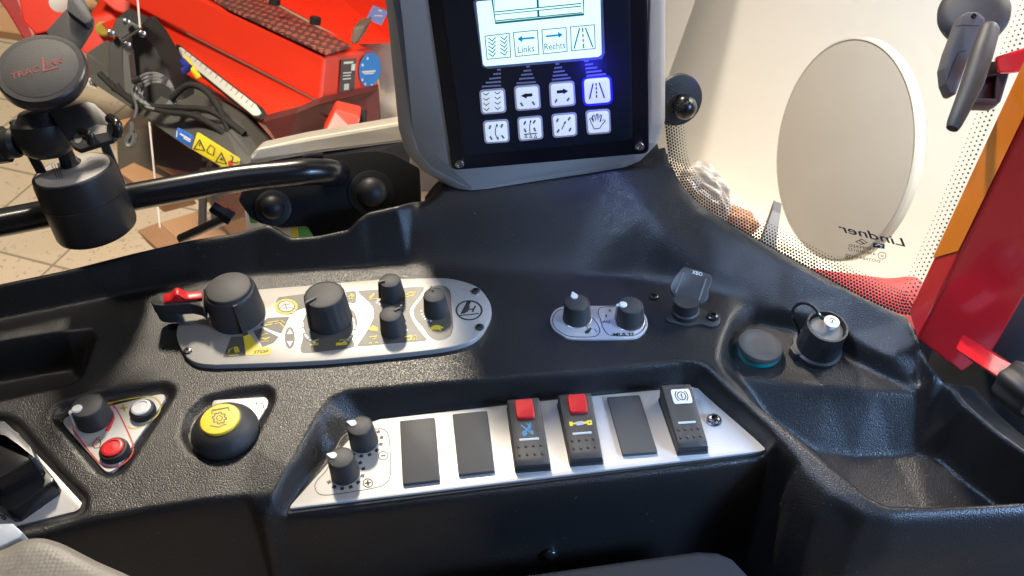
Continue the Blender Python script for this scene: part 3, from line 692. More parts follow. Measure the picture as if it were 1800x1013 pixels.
# ================================================================== wiper knobs plate
t = thing('wiper_control_panel', 'small oval silver plate lettered MULTI with two black knobs with white pointers', 'control panel', PM2.pt(1052, 567))
OV = catmull(ZM([(300, 488), (560, 487), (800, 489), (900, 505), (965, 560), (992, 632), (980, 690), (935, 742), (870, 772), (700, 778), (330, 777), (240, 745), (165, 690), (136, 622), (150, 560), (200, 510)]), 4, True)
mb = MB(); slab(mb, PM2, OV, -.003, 0, r=0, bev=.0005); mb.build('face_plate', mat('lilac_plate', (.52, .51, .53), .42, metal=.3, var=.05), t)
ink(t, 'outline', PM2, M_INK, strokes=[
    (catmull(ZM([(250, 520), (470, 575), (545, 640), (572, 700), (555, 742), (500, 762), (330, 760), (250, 735), (180, 680), (158, 620), (175, 565)]), 4, True), .0006, True),
    (catmull(ZM([(600, 500), (800, 500), (890, 520), (950, 575), (972, 635), (960, 685), (915, 730), (850, 752), (700, 752), (640, 735), (600, 680), (575, 600), (558, 540)]), 4, True), .0006, True)], off=.00015)
text(t, 'multi_lettering', 'MULTI', PM2, ZM([(688, 753)])[0], ZM([(866, 750)])[0], ZM([(690, 728)])[0], M_INK, bold=.02)
text(t, 'auto_lettering', 'AU', PM2, ZM([(592, 640)])[0], ZM([(660, 638)])[0], ZM([(592, 617)])[0], M_INK, bold=.02)
text(t, 'position_lettering', '1', PM2, ZM([(622, 588)])[0], ZM([(636, 587)])[0], ZM([(620, 566)])[0], M_INK, bold=.02)
text(t, 'position_lettering', 'R', PM2, ZM([(650, 542)])[0], ZM([(678, 541)])[0], ZM([(650, 522)])[0], M_INK, bold=.02)
ink(t, 'wiper_symbol', PM2, M_INK, [ZM([(440, 715), (492, 678), (502, 690), (470, 732), (445, 733)])], [(ZM([(455, 660), (465, 690)]), .0006), (ZM([(525, 690), (545, 722)]), .0006), (ZM([(455, 630), (475, 610)]), .0007)], off=.0002)
for tp, pt_ in ((ZM([(370, 452)])[0], ZM([(330, 372)])[0]), (ZM([(842, 478)])[0], ZM([(748, 482)])[0])):
    k, c = knob(t, PM2, tp, .0165, .0088, .0101, pt_, 'white' if pt_[0] < 1050 else 'whitebar', mtop=M_KNOB)
    mb = MB(); lathe(mb, c, PM2.n, [(.0105, 0), (.0105, .0006), (.0098, .0009)], 36); mb.build('collar', M_STEEL, t)

# ================================================================== engine buttons panel (triangle)
t = thing('button_panel', 'white triangular panel with a black knob, a red button and a grey button', 'control panel', PT.pt(200, 755, -.003))
tri = ccw([PT.uv(*p_) for p_ in ((102, 735), (300, 688), (193, 839))])
mb = MB(); layers(mb, PT, roundpoly(tri, .006), [(0, -.004), (0, -.0003), (.0003, 0)]); mb.build('face_plate', M_WPLATE, t)
ink(t, 'red_outline', PT, M_REDINK, strokes=[(catmull(ZL([(505, 180), (545, 172), (575, 200), (620, 290), (652, 370), (645, 420), (600, 465), (545, 480), (500, 468), (450, 415), (395, 345), (362, 300), (360, 285)]), 4), .0009), (ZL([(545, 210), (552, 240), (535, 285), (522, 302)]), .0030)], off=.00015)
ink(t, 'yellow_outline', PT, mat('ochre_ink', (.50, .38, .05), .5), strokes=[(catmull(ZL([(510, 172), (600, 150), (720, 132), (770, 145), (788, 180), (770, 225), (720, 265), (660, 288), (625, 280)]), 4), .0009), (ZL([(588, 190), (628, 186)]), .0014), (ZL([(603, 170), (612, 206)]), .0014)], off=.00015)
ink(t, 'engine_symbol', PT, mat('dark_red_ink', (.30, .03, .03), .5), strokes=[(ZL([(455, 365), (470, 345), (488, 342), (495, 360), (488, 382), (465, 385), (455, 375)]), .0007, True), (ZL([(470, 345), (476, 334), (488, 334)]), .0006)], off=.00015)
ZLp = lambda x, y: ZL([(x, y)])[0]
knob(t, PT, ZLp(425, 172), .0155, .0106, .0118, ZLp(355, 205), 'whitebar')
def button(px_, m, r_, label):
    h = .0062; c = PT.pt(*px_, off=h) - PT.n * h; mb = MB()
    lathe(mb, c, PT.n, [(r_ * 1.32, 0), (r_ * 1.32, .003), (r_ * 1.22, .0045), (r_ * 1.05, .0050), (r_ * 1.02, .0035)], 36)
    o = mb.build('push_button', M_BLKM, t); o['label'] = label
    mb = MB(); lathe(mb, c, PT.n, [(r_, .003), (r_, .0058), (r_ * .93, h), (r_ * .74, h + .0002), (r_ * .70, h - .0004), (r_ * .4, h - .0003), (r_ * .05, h)], 36); mb.build('cap', m, o)
button(ZLp(690, 182), M_WBTN, .0066, 'grey push button'); button(ZLp(550, 378), M_RED, .0072, 'red push button')

# ================================================================== power take-off button
t = thing('mushroom_button', 'large black mushroom button with a yellow top and gear symbol beside its white tag plate', 'button', PT.pt(392, 760, -.003))
h = .017; c = PT.pt(*ZLp(1078, 240), off=h) - PT.n * h
mb = MB(); lathe(mb, c, PT.n, [(.0170, -.003), (.0212, .001), (.0220, .004), (.0212, .0070), (.0180, .0115), (.0140, .0150), (.0132, .0152)], 56); mb.build('collar', M_KNOB, t)
mb = MB(); lathe(mb, c, PT.n, [(.0129, .013), (.0128, .0162), (.0122, h), (.0100, h + .0002), (.003, h + .0003)], 48); yb = mb.build('button_cap', M_YBTN, t)
PY = Pl(c + PT.n * (h + .0003), PT.n)
gc = ZLp(1077, 237)
gear = [(gc[0] + (12.5 if (i // 2) % 2 == 0 else 9.6) * math.cos(R(i * 360 / 32)), gc[1] + (10.5 if (i // 2) % 2 == 0 else 8) * math.sin(R(i * 360 / 32))) for i in range(32)]
ink(yb, 'gear_symbol', PY, M_INKG, strokes=[(gear, .0007, True), (circ(*gc, 5, 4.2), .0006, True), (ZL([(1040, 218), (1040, 200), (1122, 185), (1124, 202)]), .0008), (ZL([(1032, 274), (1070, 282), (1112, 266)]), .0006)], off=.0001)
mb = MB(); slab(mb, PT, ZL([(1040, 150), (1300, 134), (1315, 150), (1312, 180), (1235, 300), (1050, 330)]), -.004, 0, r=.003, bev=.0003); tg = mb.build('tag_plate', M_WPLATE, t)
ink(tg, 'shaft_symbol', PT, M_INK, strokes=[(ZL([(1242, 158), (1246, 200), (1262, 198), (1258, 156), (1242, 158)]), .0005), (ZL([(1262, 168), (1290, 165), (1292, 185), (1263, 188)]), .0005), (ZL([(1290, 152), (1296, 200), (1308, 196)]), .0005)], off=.00015)

# ================================================================== hand throttle, lower left
t = thing('hand_throttle', 'black throttle lever block on a white plate at the lower left edge of the dashboard', 'lever', PF.pt(60, 840))
mb = MB(); slab(mb, PF, [(-120, 700), (-5, 745), (30, 760), (48, 780), (144, 884), (140, 894), (132, 899), (29, 924), (-120, 960)], -.004, 0, r=.002, bev=.0003); mb.build('face_plate', M_WPLATE, t)
mb = MB(); slab(mb, PF, ZL([(-160, 470), (170, 430), (190, 440), (262, 530), (258, 552), (60, 690), (30, 690), (-160, 560)]), 0, .013, r=.002, bev=.001); mb.build('lever_housing', M_BLK, t)
mb = MB(); slab(mb, PF, ZL([(-160, 330), (60, 300), (110, 345), (178, 432), (-20, 540), (-160, 560)]), .010, .030, r=.003, bev=.0015, bottom=True); mb.build('lever_head', M_BLK, t)
mb = MB(); slab(mb, PF, ZL([(-160, 235), (20, 250), (75, 300), (150, 375), (174, 430), (150, 440), (90, 380), (20, 330), (-160, 300)]), .018, .0315, r=.001, bev=.0012, bottom=True); mb.build('lever_arm', mat('lever_grey', (.06, .065, .075), .35, var=.06), t)
pc = ZLp(187, 655); mb = MB(); lathe(mb, PF.pt(*pc), PF.n, [(.0052, 0), (.0052, .0006), (.0046, .0009)], 28); mb.build('plug', M_BLKM, t)
ink(t, 'lettering_mark', PF, M_INK, strokes=[(ZL([(0, 712), (18, 722)]), .0008), (ZL([(5, 725), (25, 738)]), .0008), (ZL([(18, 714), (30, 735)]), .0008)], off=.0002)

# ================================================================== sockets and cap on the right
t = thing('auxiliary_socket', 'small black socket under a grey hinged lid with white lettering and a screwed flange', 'socket', PD.pt(1206, 556))
c = PD.pt(*ZM([(1318, 560)])[0]); mb = MB()
fl = catmull(ZM([(1150, 590), (1190, 530), (1300, 500), (1430, 500), (1540, 540), (1610, 555), (1635, 610), (1610, 660), (1540, 668), (1450, 645), (1330, 662), (1230, 640), (1170, 620)]), 4, True)
slab(mb, PD, fl, -.002, .0022, r=0, bev=.0008)
mb.build('flange', M_BLKM, t)
mb = MB(); lathe(mb, PD.pt(*ZM([(1322, 575)])[0]), PD.n, [(.0098, 0), (.0098, .006), (.0088, .007), (.0088, .016)], 36); mb.build('barrel', M_BLKM, t)
lidn = nrm(np.array([-.10, -.52, .85])); PLD = Pl(PD.pt(*ZM([(1375, 330)])[0], .020), lidn)
lid = catmull(ZM([(1305, 152), (1345, 150), (1520, 205), (1558, 240), (1555, 290), (1530, 340), (1528, 410), (1500, 452), (1440, 478), (1370, 478), (1270, 440), (1205, 375), (1192, 320), (1225, 240)]), 4, True)
mb = MB(); slab(mb, PLD, lid, -.004, 0, r=0, bev=.001, bottom=True); ld = mb.build('lid', mat('lid_grey', (.035, .034, .033), .42, var=.08), t)
mb = MB()
for L_ in (ZM([(1300, 195), (1236, 375)]), ZM([(1505, 250), (1437, 448)])):
    a, b = (PLD.pt(*p_) for p_ in L_); tube(mb, [a, b], .0008, 8)
mb.build('rib', mat('lid_rib', (.12, .12, .115), .35), ld)
text(ld, 'lettering', 'XBO', PLD, ZM([(1382, 205)])[0], ZM([(1472, 228)])[0], ZM([(1386, 175)])[0], M_WINK, off=.0004, bold=.01)
screw(t, PD, ZM([(1562, 590)])[0], .0042, .003, M_BLK, off=.0022); screw(t, PD, ZM([(1045, 412)])[0], .0036, .002, M_BLK)

PB = Pl((0.2, .43, -.012), (0, 0, 1))
t = thing('socket_cover', 'tilted black round cover with a teal green rim lying in the upper tray', 'cover', PB.pt(1336, 615))
c = PB.pt(*ZS([(535, 660)])[0]); tn = nrm(np.array([.13, .02, 1.0]))
mb = MB(); lathe(mb, c, PB.n, [(.0148, -.001), (.0152, .003), (.0150, .0048), (.0140, .0054)], 48); mb.build('teal_rim', mat('teal_plastic', (.0, .22, .20), .3, var=.05), t)
o_ = PB.pt(*ZS([(548, 592)])[0], .0085) - tn * .004
mb = MB(); lathe(mb, o_, tn, [(.0135, -.002), (.0152, 0), (.0153, .0030), (.0150, .0037), (.0142, .0041), (.010, .0041), (.0098, .0040), (.005, .0041), (.0002, .0041)], 48); mb.build('cap_disc', mat('dark_rubber_disc', (.050, .045, .042), .65, var=.1), t)

t = thing('power_socket', 'black round power socket with its cap tethered by a looped cord', 'socket', PB.pt(1440, 640))
an = nrm(np.array([.10, -.10, 1.0])); h = .027; c = PB.pt(1455, 573, off=h) - an * h
mb = MB(); lathe(mb, c, an, [(.0165, -.004), (.0168, .004), (.0150, .005), (.0142, .012), (.0140, h - .004), (.0138, h), (.0124, h + .0002), (.0120, h - .005), (.0001, h - .005)], 64, rfun=lambda a, k: 1 + (.02 * math.cos(a * 16) if 3 <= k <= 4 else 0)); mb.build('barrel', M_BLKM, t)
mb = MB(); lathe(mb, c, an, [(.0117, h - .005), (.0115, h - .0035), (.0100, h - .003)], 36); mb.build('insert', mat('socket_insert', (.12, .115, .105), .5, var=.1), t)
pc = c + an * (h - .003) + np.array([.0028, .0020, 0]); mb = MB(); lathe(mb, pc, an, [(.0036, 0), (.0036, .004), (.0052, .0042), (.0052, .0052), (.0046, .0056), (.0022, .0056), (.002, .0062)], 28); pb = mb.build('plug', M_WBTN, t)
mb = MB(); lathe(mb, pc + an * .0056, an, [(.0020, 0), (.0020, .0012), (.0012, .0018)], 16); mb.build('pin', M_STEEL, pb)
S = lambda x, y, hh: PB.pt(*ZS([(x, y)])[0], hh)
cord = catmull([S(1160, 345, .031), S(1120, 290, .035), S(1060, 220, .038), S(980, 186, .038), S(905, 205, .034), S(862, 265, .028), S(868, 340, .022), S(900, 400, .016), S(925, 470, .010), S(918, 540, .004)], 6)
mb = MB(); tube(mb, cord, .0011, 10); mb.build('cord', M_BLK, t)
mb = MB(); slab(mb, PB, ZS([(830, 620), (870, 575), (960, 560), (1010, 640), (980, 700), (880, 690)]), -.001, .006, r=.002, bev=.001); mb.build('clip', M_BLKM, t)

# ================================================================== display
mn = nrm(np.array([math.sin(R(-3)) * math.cos(R(10)), -math.cos(R(-3)) * math.cos(R(10)), math.sin(R(10))]))
MN = Pl(D(960, 170, .68), mn, up=(0, 0, 1))
t = thing('display_terminal', 'grey housed terminal with a lit white screen above eight glowing square keys', 'terminal', MN.pt(960, 320, -.03))
HB = [(640, -190), (668, -60), (681, 40), (700, 228), (712, 268), (742, 302), (796, 332), (824, 344), (860, 343), (1096, 300), (1126, 284), (1158, 252), (1170, 214), (1170, 40), (1172, -60), (1172, -190)]
hb = roundpoly(ccw([MN.uv(x, y, -.013) for x, y in HB]), .010)
mb = MB(); layers(mb, MN, hb, [(.016, -.085), (.006, -.070), (0, -.050), (0, -.016), (.0015, -.011), (.005, -.0065), (.011, -.003), (.0125, -.002)], bottom=True)
mb.build('housing', M_HOUS, t, angle=60)
mb = MB(); slab(mb, MN, [(728, -170), (1136, -170), (1141, 270), (795, 300)], -.003, 0, r=.005, bev=.0006); mb.build('bezel', M_BEZEL, t)
mb = MB(); slab(mb, MN, [(752, -160), (1106, -160), (1112, 246), (817, 274)], 0, .0006, r=.0055, bev=.0002); mb.build('membrane', M_NAVY, t)
ink(t, 'screen_border', MN, mat('border_grey', (.25, .30, .40), .4), [[(832, 4), (838, -4), (1054, -20), (1059, -14), (1063.5, 93), (1058, 104), (857, 121), (848, 117)]], off=.0007)
mb = MB(); slab(mb, MN, [(837, 3), (1055, -15), (1057.5, 96), (1052, 100), (853, 117), (849, 113)], .0005, .0009, r=.0015, bev=.0001); sc = mb.build('screen', M_SCREEN, t)
ink(sc, 'frame_pixels', MN, M_TEAL, strokes=[(ZD([(258, -20), (284, 164), (905, 102), (900, -60)]), .0011), (ZD([(272, -20), (280, 85), (888, 25), (884, -60)]), .0005), (ZD([(275, 105), (886, 44), (892, 90), (284, 148), (278, 106)]), .0005), (ZD([(578, -40), (582, 54)]), .0014), (ZD([(583, 74), (587, 117)]), .0014)], off=.00105)
bx = [ZD(q) for q in ([(210, 255), (380, 235), (392, 402), (225, 418)], [(410, 230), (578, 213), (590, 382), (425, 398)], [(610, 210), (780, 195), (788, 362), (620, 380)], [(812, 190), (980, 175), (985, 342), (818, 358)])]
ink(sc, 'icon_frame', MN, M_DPIX, strokes=[(q, .0006, True) for q in bx], off=.00105)
chev = []
for cx, dx in ((258, 0), (342, 0)):
    for i in range(5):
        y = (272 if cx < 300 else 262) + i * 27; chev += [(ZD([(cx - 25, y - 4), (cx + 4 + i, y + 18), (cx + 26, y - 10)]), .00065)]
ink(sc, 'tyre_track_pixels', MN, M_TEAL, strokes=chev, off=.00105)
ink(sc, 'arrow_pixels', MN, M_CYAN, [ZD([(438, 276), (470, 252), (474, 298)]), ZD([(756, 245), (722, 224), (728, 268)])], [(ZD([(465, 274), (558, 266)]), .0013), (ZD([(638, 257), (730, 247)]), .0013)], off=.00105)
text(sc, 'left_lettering', 'Links', MN, ZD([(442, 374)])[0], ZD([(558, 362)])[0], ZD([(440, 328)])[0], M_DPIX, off=.00105)
text(sc, 'right_lettering', 'Rechts', MN, ZD([(630, 354)])[0], ZD([(776, 340)])[0], ZD([(626, 308)])[0], M_DPIX, off=.00105)
ink(sc, 'road_pixels', MN, M_TEAL, strokes=[(ZD([(876, 198), (836, 344)]), .0009), (ZD([(916, 196), (968, 332)]), .0009), (ZD([(896, 196), (898, 225)]), .0009), (ZD([(898, 240), (900, 262)]), .0009), (ZD([(900, 275), (901, 296)]), .0009), (ZD([(902, 308), (904, 340)]), .0009)], off=.00105)
bars = []
for L_ in ([(295, 492, 322, 490), (268, 523, 322, 518), (240, 555, 322, 547), (215, 583, 322, 575), (188, 610, 322, 602)], [(500, 470, 525, 468), (482, 500, 535, 495), (465, 528, 545, 521), (450, 556, 556, 548), (432, 587, 567, 577)],
           [(705, 452, 732, 449), (697, 480, 752, 474), (690, 508, 770, 499), (685, 535, 790, 525), (680, 562, 812, 548)], [(907, 431, 940, 427), (913, 457, 970, 450), (917, 483, 1000, 474), (920, 510, 1030, 498), (925, 535, 1060, 521)]):
    for x0, y0, x1, y1 in L_: bars.append((ZD([(x0, y0), (x1, y1)]), .0013))
ink(t, 'wedge_print', MN, M_LILAC, strokes=bars, off=.00075)
KEYS = [([(168, 638), (350, 622), (362, 795), (183, 810)], 'tyre track key'), ([(412, 610), (593, 595), (605, 770), (425, 785)], 'left arrow key'), ([(658, 585), (838, 570), (850, 745), (668, 762)], 'right arrow key'), ([(905, 560), (1085, 545), (1095, 720), (915, 735)], 'road key lit blue'),
        ([(193, 855), (375, 840), (385, 1003), (208, 1014)], 'double arrow wheels key'), ([(435, 830), (612, 815), (622, 980), (447, 998)], 'implement key'), ([(675, 808), (855, 792), (860, 958), (688, 974)], 'crab steering key'), ([(915, 782), (1090, 768), (1098, 938), (928, 952)], 'hand key')]
MK = Pl(MN.o, MN.n, up=(0, 0, 1)); KO = .0024
def pill(x, y, a, l=14, w=.0009): return (ZD([(x - l * math.cos(R(a)), y - l * math.sin(R(a))), (x + l * math.cos(R(a)), y + l * math.sin(R(a)))]), w * 1.5)
def chevs(cx, y0, n, st, w=22): return [(ZD([(cx - w + i, y0 + i * st - 5), (cx + i, y0 + i * st + 10), (cx + w + i, y0 + i * st - 8)]), .0006) for i in range(n)]
GRY = mat('key_grey', (.20, .21, .24), .5)
for i, (q, lab) in enumerate(KEYS):
    q = ZD(q); cx, cy = sum(a for a, b in q) / 4, sum(b for a, b in q) / 4
    grow = lambda s: [(cx + (a - cx) * s, cy + (b - cy) * s) for a, b in q]
    if i == 3:
        mb = MB(); slab(mb, MK, grow(1.17), .0005, .0012, r=.0050, bev=.0004); mb.build('key_light', M_BLUELED, t)
    mb = MB(); slab(mb, MK, grow(1.0), .0005, .0018, r=.0030, bev=.0005); kr = mb.build('key', M_KEYRIM if i != 3 else M_KEY, t); kr['label'] = lab
    mb = MB(); slab(mb, MK, grow(.86), .0015, .0023, r=.0024, bev=.0003); mb.build('key_window', M_KEY, kr)
    st = []; po = []; m_ = M_INK; L_ = None
    if i == 0: st = chevs(218, 660, 4, 36, 21) + chevs(298, 652, 4, 36, 21)
    if i == 1: po = [ZD([(462, 675), (500, 655), (504, 695)])]; st = [(ZD([(495, 672), (543, 667)]), .0024)]; L_ = [pill(468, 735, 55), pill(551, 727, 55)]
    if i == 2: po = [ZD([(796, 641), (758, 622), (762, 664)])]; st = [(ZD([(715, 648), (765, 643)]), .0024)]; L_ = [pill(710, 710, -55), pill(795, 700, -55)]
    if i == 3: st = [(ZD([(970, 588), (945, 698)]), .0010), (ZD([(1013, 582), (1050, 690)]), .0010)] + [(ZD([(991 + k, 585 + k * 28), (992 + k, 604 + k * 28)]), .0010) for k in range(4)]; m_ = mat('dark_teal_ink', (.02, .09, .10), .5)
    if i == 4: L_ = [pill(245, 895, -70), pill(328, 885, -62), pill(253, 972, 62), pill(335, 963, 52)]; st = [(ZD([(293, 875), (283, 910), (284, 945), (300, 982)]), .0006)]; po = [ZD([(296, 868), (286, 892), (302, 890)]), ZD([(306, 988), (292, 968), (306, 962)])]
    if i == 5: L_ = [pill(490, 865, -62), pill(556, 857, -58), pill(492, 918, 70), pill(560, 912, 66)]; st = [(ZD([(526, 938), (524, 890), (530, 855)]), .0006), (ZD([(484, 946), (576, 938)]), .0008)] + [(ZD([(x - 9, 970), (x, 948), (x + 9, 969), (x - 9, 970)]), .0005) for x in (498, 532, 565)]; po = [ZD([(532, 840), (522, 862), (538, 860)])]
    if i == 6: L_ = [pill(720, 846, -62), pill(802, 836, -58), pill(725, 922, -62), pill(808, 912, -62)]; st = [(ZD([(750, 912), (772, 862)]), .0007)]; po = [ZD([(779, 848), (762, 866), (778, 872)])]
    if i == 7: st = [(ZD([(975, 900), (958, 865), (946, 835), (955, 828), (972, 858), (966, 812), (976, 808), (988, 850), (994, 802), (1004, 800), (1004, 848), (1022, 806), (1031, 810), (1020, 858), (1046, 842), (1058, 850), (1030, 880), (1018, 902), (978, 908)]), .0006, True)]
    if i != 3 or True: ink(kr, 'key_print', MK, m_, po, st, off=KO)
    if L_: ink(kr, 'wheel_print', MK, GRY, strokes=L_, off=KO + .0001)
screw(t, MN, (808, 288), .0038, .0022, M_STEEL); screw(t, MN, (1124, 257), .0038, .0022, M_STEEL)
pl_ = bpy.data.lights.new('key_glow', 'POINT'); pl_.energy = 0.05; pl_.color = (.03, .03, 1); pl_.shadow_soft_size = .008
go = bpy.data.objects.new('key_glow', pl_); COL.objects.link(go); go.location = MN.pt(1049, 160, .022)

# ================================================================== grab rail, its bracket and the metal sill behind
M_RAIL = mat('rail_paint', (.010, .010, .011), .27, coat=.15, var=.03)
M_HOLD = mat('holder_black', (.016, .016, .017), .42, bump=('noise', 800, .2, .0002), var=.06)
t = thing('grab_rail', 'glossy black round grab rail running across the windscreen to a bolted bracket plate', 'rail', D(400, 318, .735))
rail = catmull([D(-120, 412, .69), D(0, 392, .70), D(215, 350, .715), D(400, 317, .735), (D(500, 306, .745)), D(545, 302, .752), D(580, 303, .765), D(600, 308, .79)], 8)
mb = MB(); tube(mb, rail, .0107, 28); mb.build('tube', M_RAIL, t)
PBK = Pl(D(560, 340, .775), nrm(CAM - D(560, 340, .775) + np.array([.0, .0, .12])), up=(0, 0, 1))
bk = [(419, 352), (441, 292), (470, 285), (532, 278), (638, 266), (664, 265), (692, 270), (738, 296), (744, 420), (560, 430), (540, 398), (495, 401), (457, 392), (440, 383)]
mb = MB(); slab(mb, PBK, bk, -.006, 0, r=.004, bev=.001, bottom=True); mb.build('bracket_plate', mat('bracket_black', (.006, .006, .006), .6, spec=.2, var=.05), t)
for q, r_ in (((480, 366), .0098), ((653, 340), .0128)):
    c = PBK.pt(*q); mb = MB(); lathe(mb, c, PBK.n, [(r_ * 1.5, 0), (r_ * 1.5, .0015), (r_ * 1.35, .002)], 36); dome(mb, c + PBK.n * .0015, PBK.n, r_, r_ * .85, base=.004); mb.build('bolt_cap', mat('bolt_rubber', (.012, .012, .012), .5, spec=.3, var=.06), t)
mb = MB(); lathe(mb, D(652, 322, .778), PBK.n, [(.0001, 0), (.0002, .0001)], 4) if False else None
w0 = [D(532, 277, .755), D(548, 274, .757), D(568, 273, .760)]; mb = MB(); tube(mb, w0, .0022, 8); mb.build('weld_bead', M_RAIL, t)

t = None
c0 = [D(440, 290, .80), D(437, 278, .80), D(449, 263, .80), D(530, 245, .81), D(712, 214, .83), D(716, 250, .83), D(560, 269, .81)]
mb = MB(); extrude_dir(mb, c0, np.array([0, .03, -.012])); o = mb.build('metal_sill', mat('pale_metal', (.40, .36, .30), .5, metal=.3, bump=('noise', 60, .3, .001), var=.2), None, smooth=False); bevelled(o, .003)
tag(o, 'pale worn metal sill strip behind the grab rail bracket', 'sill')
mb = MB(); a_ = [D(425, 295, .79), D(441, 289, .79), D(560, 268, .80), D(720, 248, .82), D(720, 300, .82), D(560, 300, .80), D(425, 330, .79)]
extrude_dir(mb, a_, np.array([0, .02, -.01])); o = mb.build('seal_strip', M_BLKM, None, smooth=False)
tag(o, 'black rubber seal strip under the pale metal sill', 'seal')

# ================================================================== phone mount
def mount_basis(base): return base
ax0, ax1 = D(172, 404, .700), D(128, 300, .672); axn = nrm(ax1 - ax0); Lc = np.linalg.norm(ax1 - ax0)
t = thing('phone_holder', 'black clamp mount on the grab rail carrying a round grey magnetic pad with red lettering', 'phone holder', ax0)
RR = .0292; mb = MB()
lathe(mb, ax0, axn, [(RR * .90, -.001), (RR * .97, .0005), (RR, .003), (RR, Lc * .58), (RR * .985, Lc * .585), (RR * .985, Lc * .605), (RR, Lc * .61), (RR * .99, Lc * .9), (RR * .96, Lc)], 64); mb.build('sleeve', M_HOLD, t)
PS = Pl(ax1 - axn * .0005, axn, up=(0, 1, 0)); mb = MB()
lathe(mb, ax1, axn, [(RR * .88, 0), (RR * .88, .0008), (RR * .84, .001)], 48); lb = mb.build('rating_plate', mat('dull_silver', (.42, .40, .38), .55, metal=.2, bump=('noise', 120, .4, .0006), var=.25), t)
PS2 = Pl(ax1 + axn * .001, axn, up=(0, 1, 0))
for (b_, e_, t_), s_ in ((((93, 290), (108, 318), (99, 284)), '3 MAX'), (((86, 298), (97, 316), (91, 293)), 'EU'), (((150, 285), (163, 278), (147, 275)), 'X12')):
    pass
ink(lb, 'stamped_print', PS2, M_INKG, strokes=[([(90 + i * 5, 288 - i), (100 + i * 5, 312 + i)], .0006) for i in (0, 1, 2)] + [([(152, 280), (162, 276)], .0007), ([(154, 286), (166, 281)], .0006)], off=.0002)
# yoke arms either side
for q in ([(14, 214, .672), (30, 208, .672), (98, 330, .672), (84, 342, .672)], [(176, 252, .70), (190, 246, .70), (224, 330, .71), (214, 362, .71)]):
    mb = MB(); extrude_dir(mb, [D(*p_) for p_ in q], -ray(100, 280) * -.014); o = mb.build('yoke_arm', M_HOLD, t, smooth=False); bevelled(o, .0015)
st = D(124, 288, .675); sn = nrm(D(108, 250, .655) - D(128, 296, .678)); mb = MB()
lathe(mb, D(126, 296, .682), sn, [(.0085, 0), (.0085, .004), (.0072, .006), (.0060, .010), (.0055, .022)], 8); mb.build('hex_stud', M_BLK, t, angle=20)
bc = D(76, 226, .655); bn = nrm(_u * .85 - _fw * .35 + _r * -.05)
mb = MB(); lathe(mb, bc - bn * .014, bn, [(.010, -.006), (.016, -.002), (.0195, .006), (.0205, .013), (.0205, .018), (.0185, .020), (.0170, .0195), (.013, .026), (.006, .028)], 48); mb.build('ball_housing', M_HOLD, t)
kn = nrm(D(-30, 262, .66) - D(40, 250, .655)); mb = MB(); lathe(mb, D(34, 250, .655), kn, [(.008, 0), (.0105, .003), (.0105, .010), (.0125, .011), (.0125, .03), (.011, .032)], 40, rfun=lambda a, k: 1 + (.04 * math.cos(a * 9) if k in (3, 4) else 0)); mb.build('clamp_knob', M_HOLD, t)
# slotted bracket below the pad
PBR = Pl(D(150, 220, .64), nrm(_u * .45 - _fw * .9 + _r * .1)); mb = MB()
slab(mb, PBR, [(84, 196), (152, 178), (166, 182), (200, 214), (206, 238), (198, 246), (140, 264), (128, 258)], -.004, 0, r=.002, bev=.0008, bottom=True); brk = mb.build('slotted_bracket', M_HOLD, t)
for q in (([(143, 232), (160, 252)], .0028), ([(193, 208), (205, 240)], .0034)):
    lp = catmull([PBR.pt(*q[0][0], .002), PBR.pt((q[0][0][0] + q[0][1][0]) / 2 + 7, (q[0][0][1] + q[0][1][1]) / 2 - 4, .007), PBR.pt(*q[0][1], .002)], 6)
    mb = MB(); tube(mb, lp, q[1], 14); mb.build('loop', M_BLK, brk)
ink(brk, 'slot', PBR, mat('slot_shine', (.30, .28, .25), .35, metal=.6), [circ(137, 243, 7, 9, n=18), ZA([(618, 905), (680, 875), (752, 885), (750, 930), (640, 955)])], off=.0003)
# back plate with a padded jaw, above the pad
PJ = Pl(D(135, 40, .668), nrm(_u * .35 - _fw * .9 + _r * .15)); mb = MB()
slab(mb, PJ, ZA([(480, -60), (565, -60), (655, 128), (645, 190), (545, 352), (420, 330), (320, 222), (470, 60)]), -.004, 0, r=.001, bev=.0006, bottom=True); bp = mb.build('jaw_plate', M_BLKM, t)
mb = MB(); slab(mb, PJ, ZA([(480, -50), (552, -50), (652, 128), (640, 150), (600, 172), (470, 75)]), 0, .006, r=.0015, bev=.001); mb.build('jaw_pad', mat('jaw_grey', (.055, .055, .06), .6, bump=('noise', 700, .4, .0004), var=.1), bp)
# pad
pc = D(71, 120, .625); pn = nrm(_u * .42 - _fw * .90 + _r * .10); PP = Pl(pc, pn, up=_u)
mb = MB(); lathe(mb, pc, pn, [(.016, -.016), (.0255, -.0135), (.0288, -.008), (.0290, -.003), (.0286, -.0006), (.0276, .0004), (.0246, .0002)], 72); pr = mb.build('pad_ring', mat('ring_black', (.02, .02, .022), .3, var=.05), t)
mb = MB(); lathe(mb, pc, pn, [(.0242, -.001), (.0241, .0003), (.0236, .0006)], 64); pf = mb.build('pad_face', mat('pad_grey', (.062, .058, .056), .68, bump=('noise', 900, .5, .0003), var=.10), t)
PPF = Pl(pc + pn * .0006, pn, up=_u); LR = mat('logo_red', (.30, .03, .025), .5)
text(pf, 'lettering', 'TRAC', PPF, ZA([(82, 560)])[0], ZA([(284, 500)])[0], ZA([(68, 520)])[0], LR, off=.0003)
text(pf, 'lettering', 'INK', PPF, ZA([(335, 472)])[0], ZA([(448, 440)])[0], ZA([(330, 432)])[0], LR, off=.0003)
ink(pf, 'tall_letter', PPF, LR, strokes=[(ZA([(300, 405), (308, 498), (410, 472)]), .0013)], off=.0003)

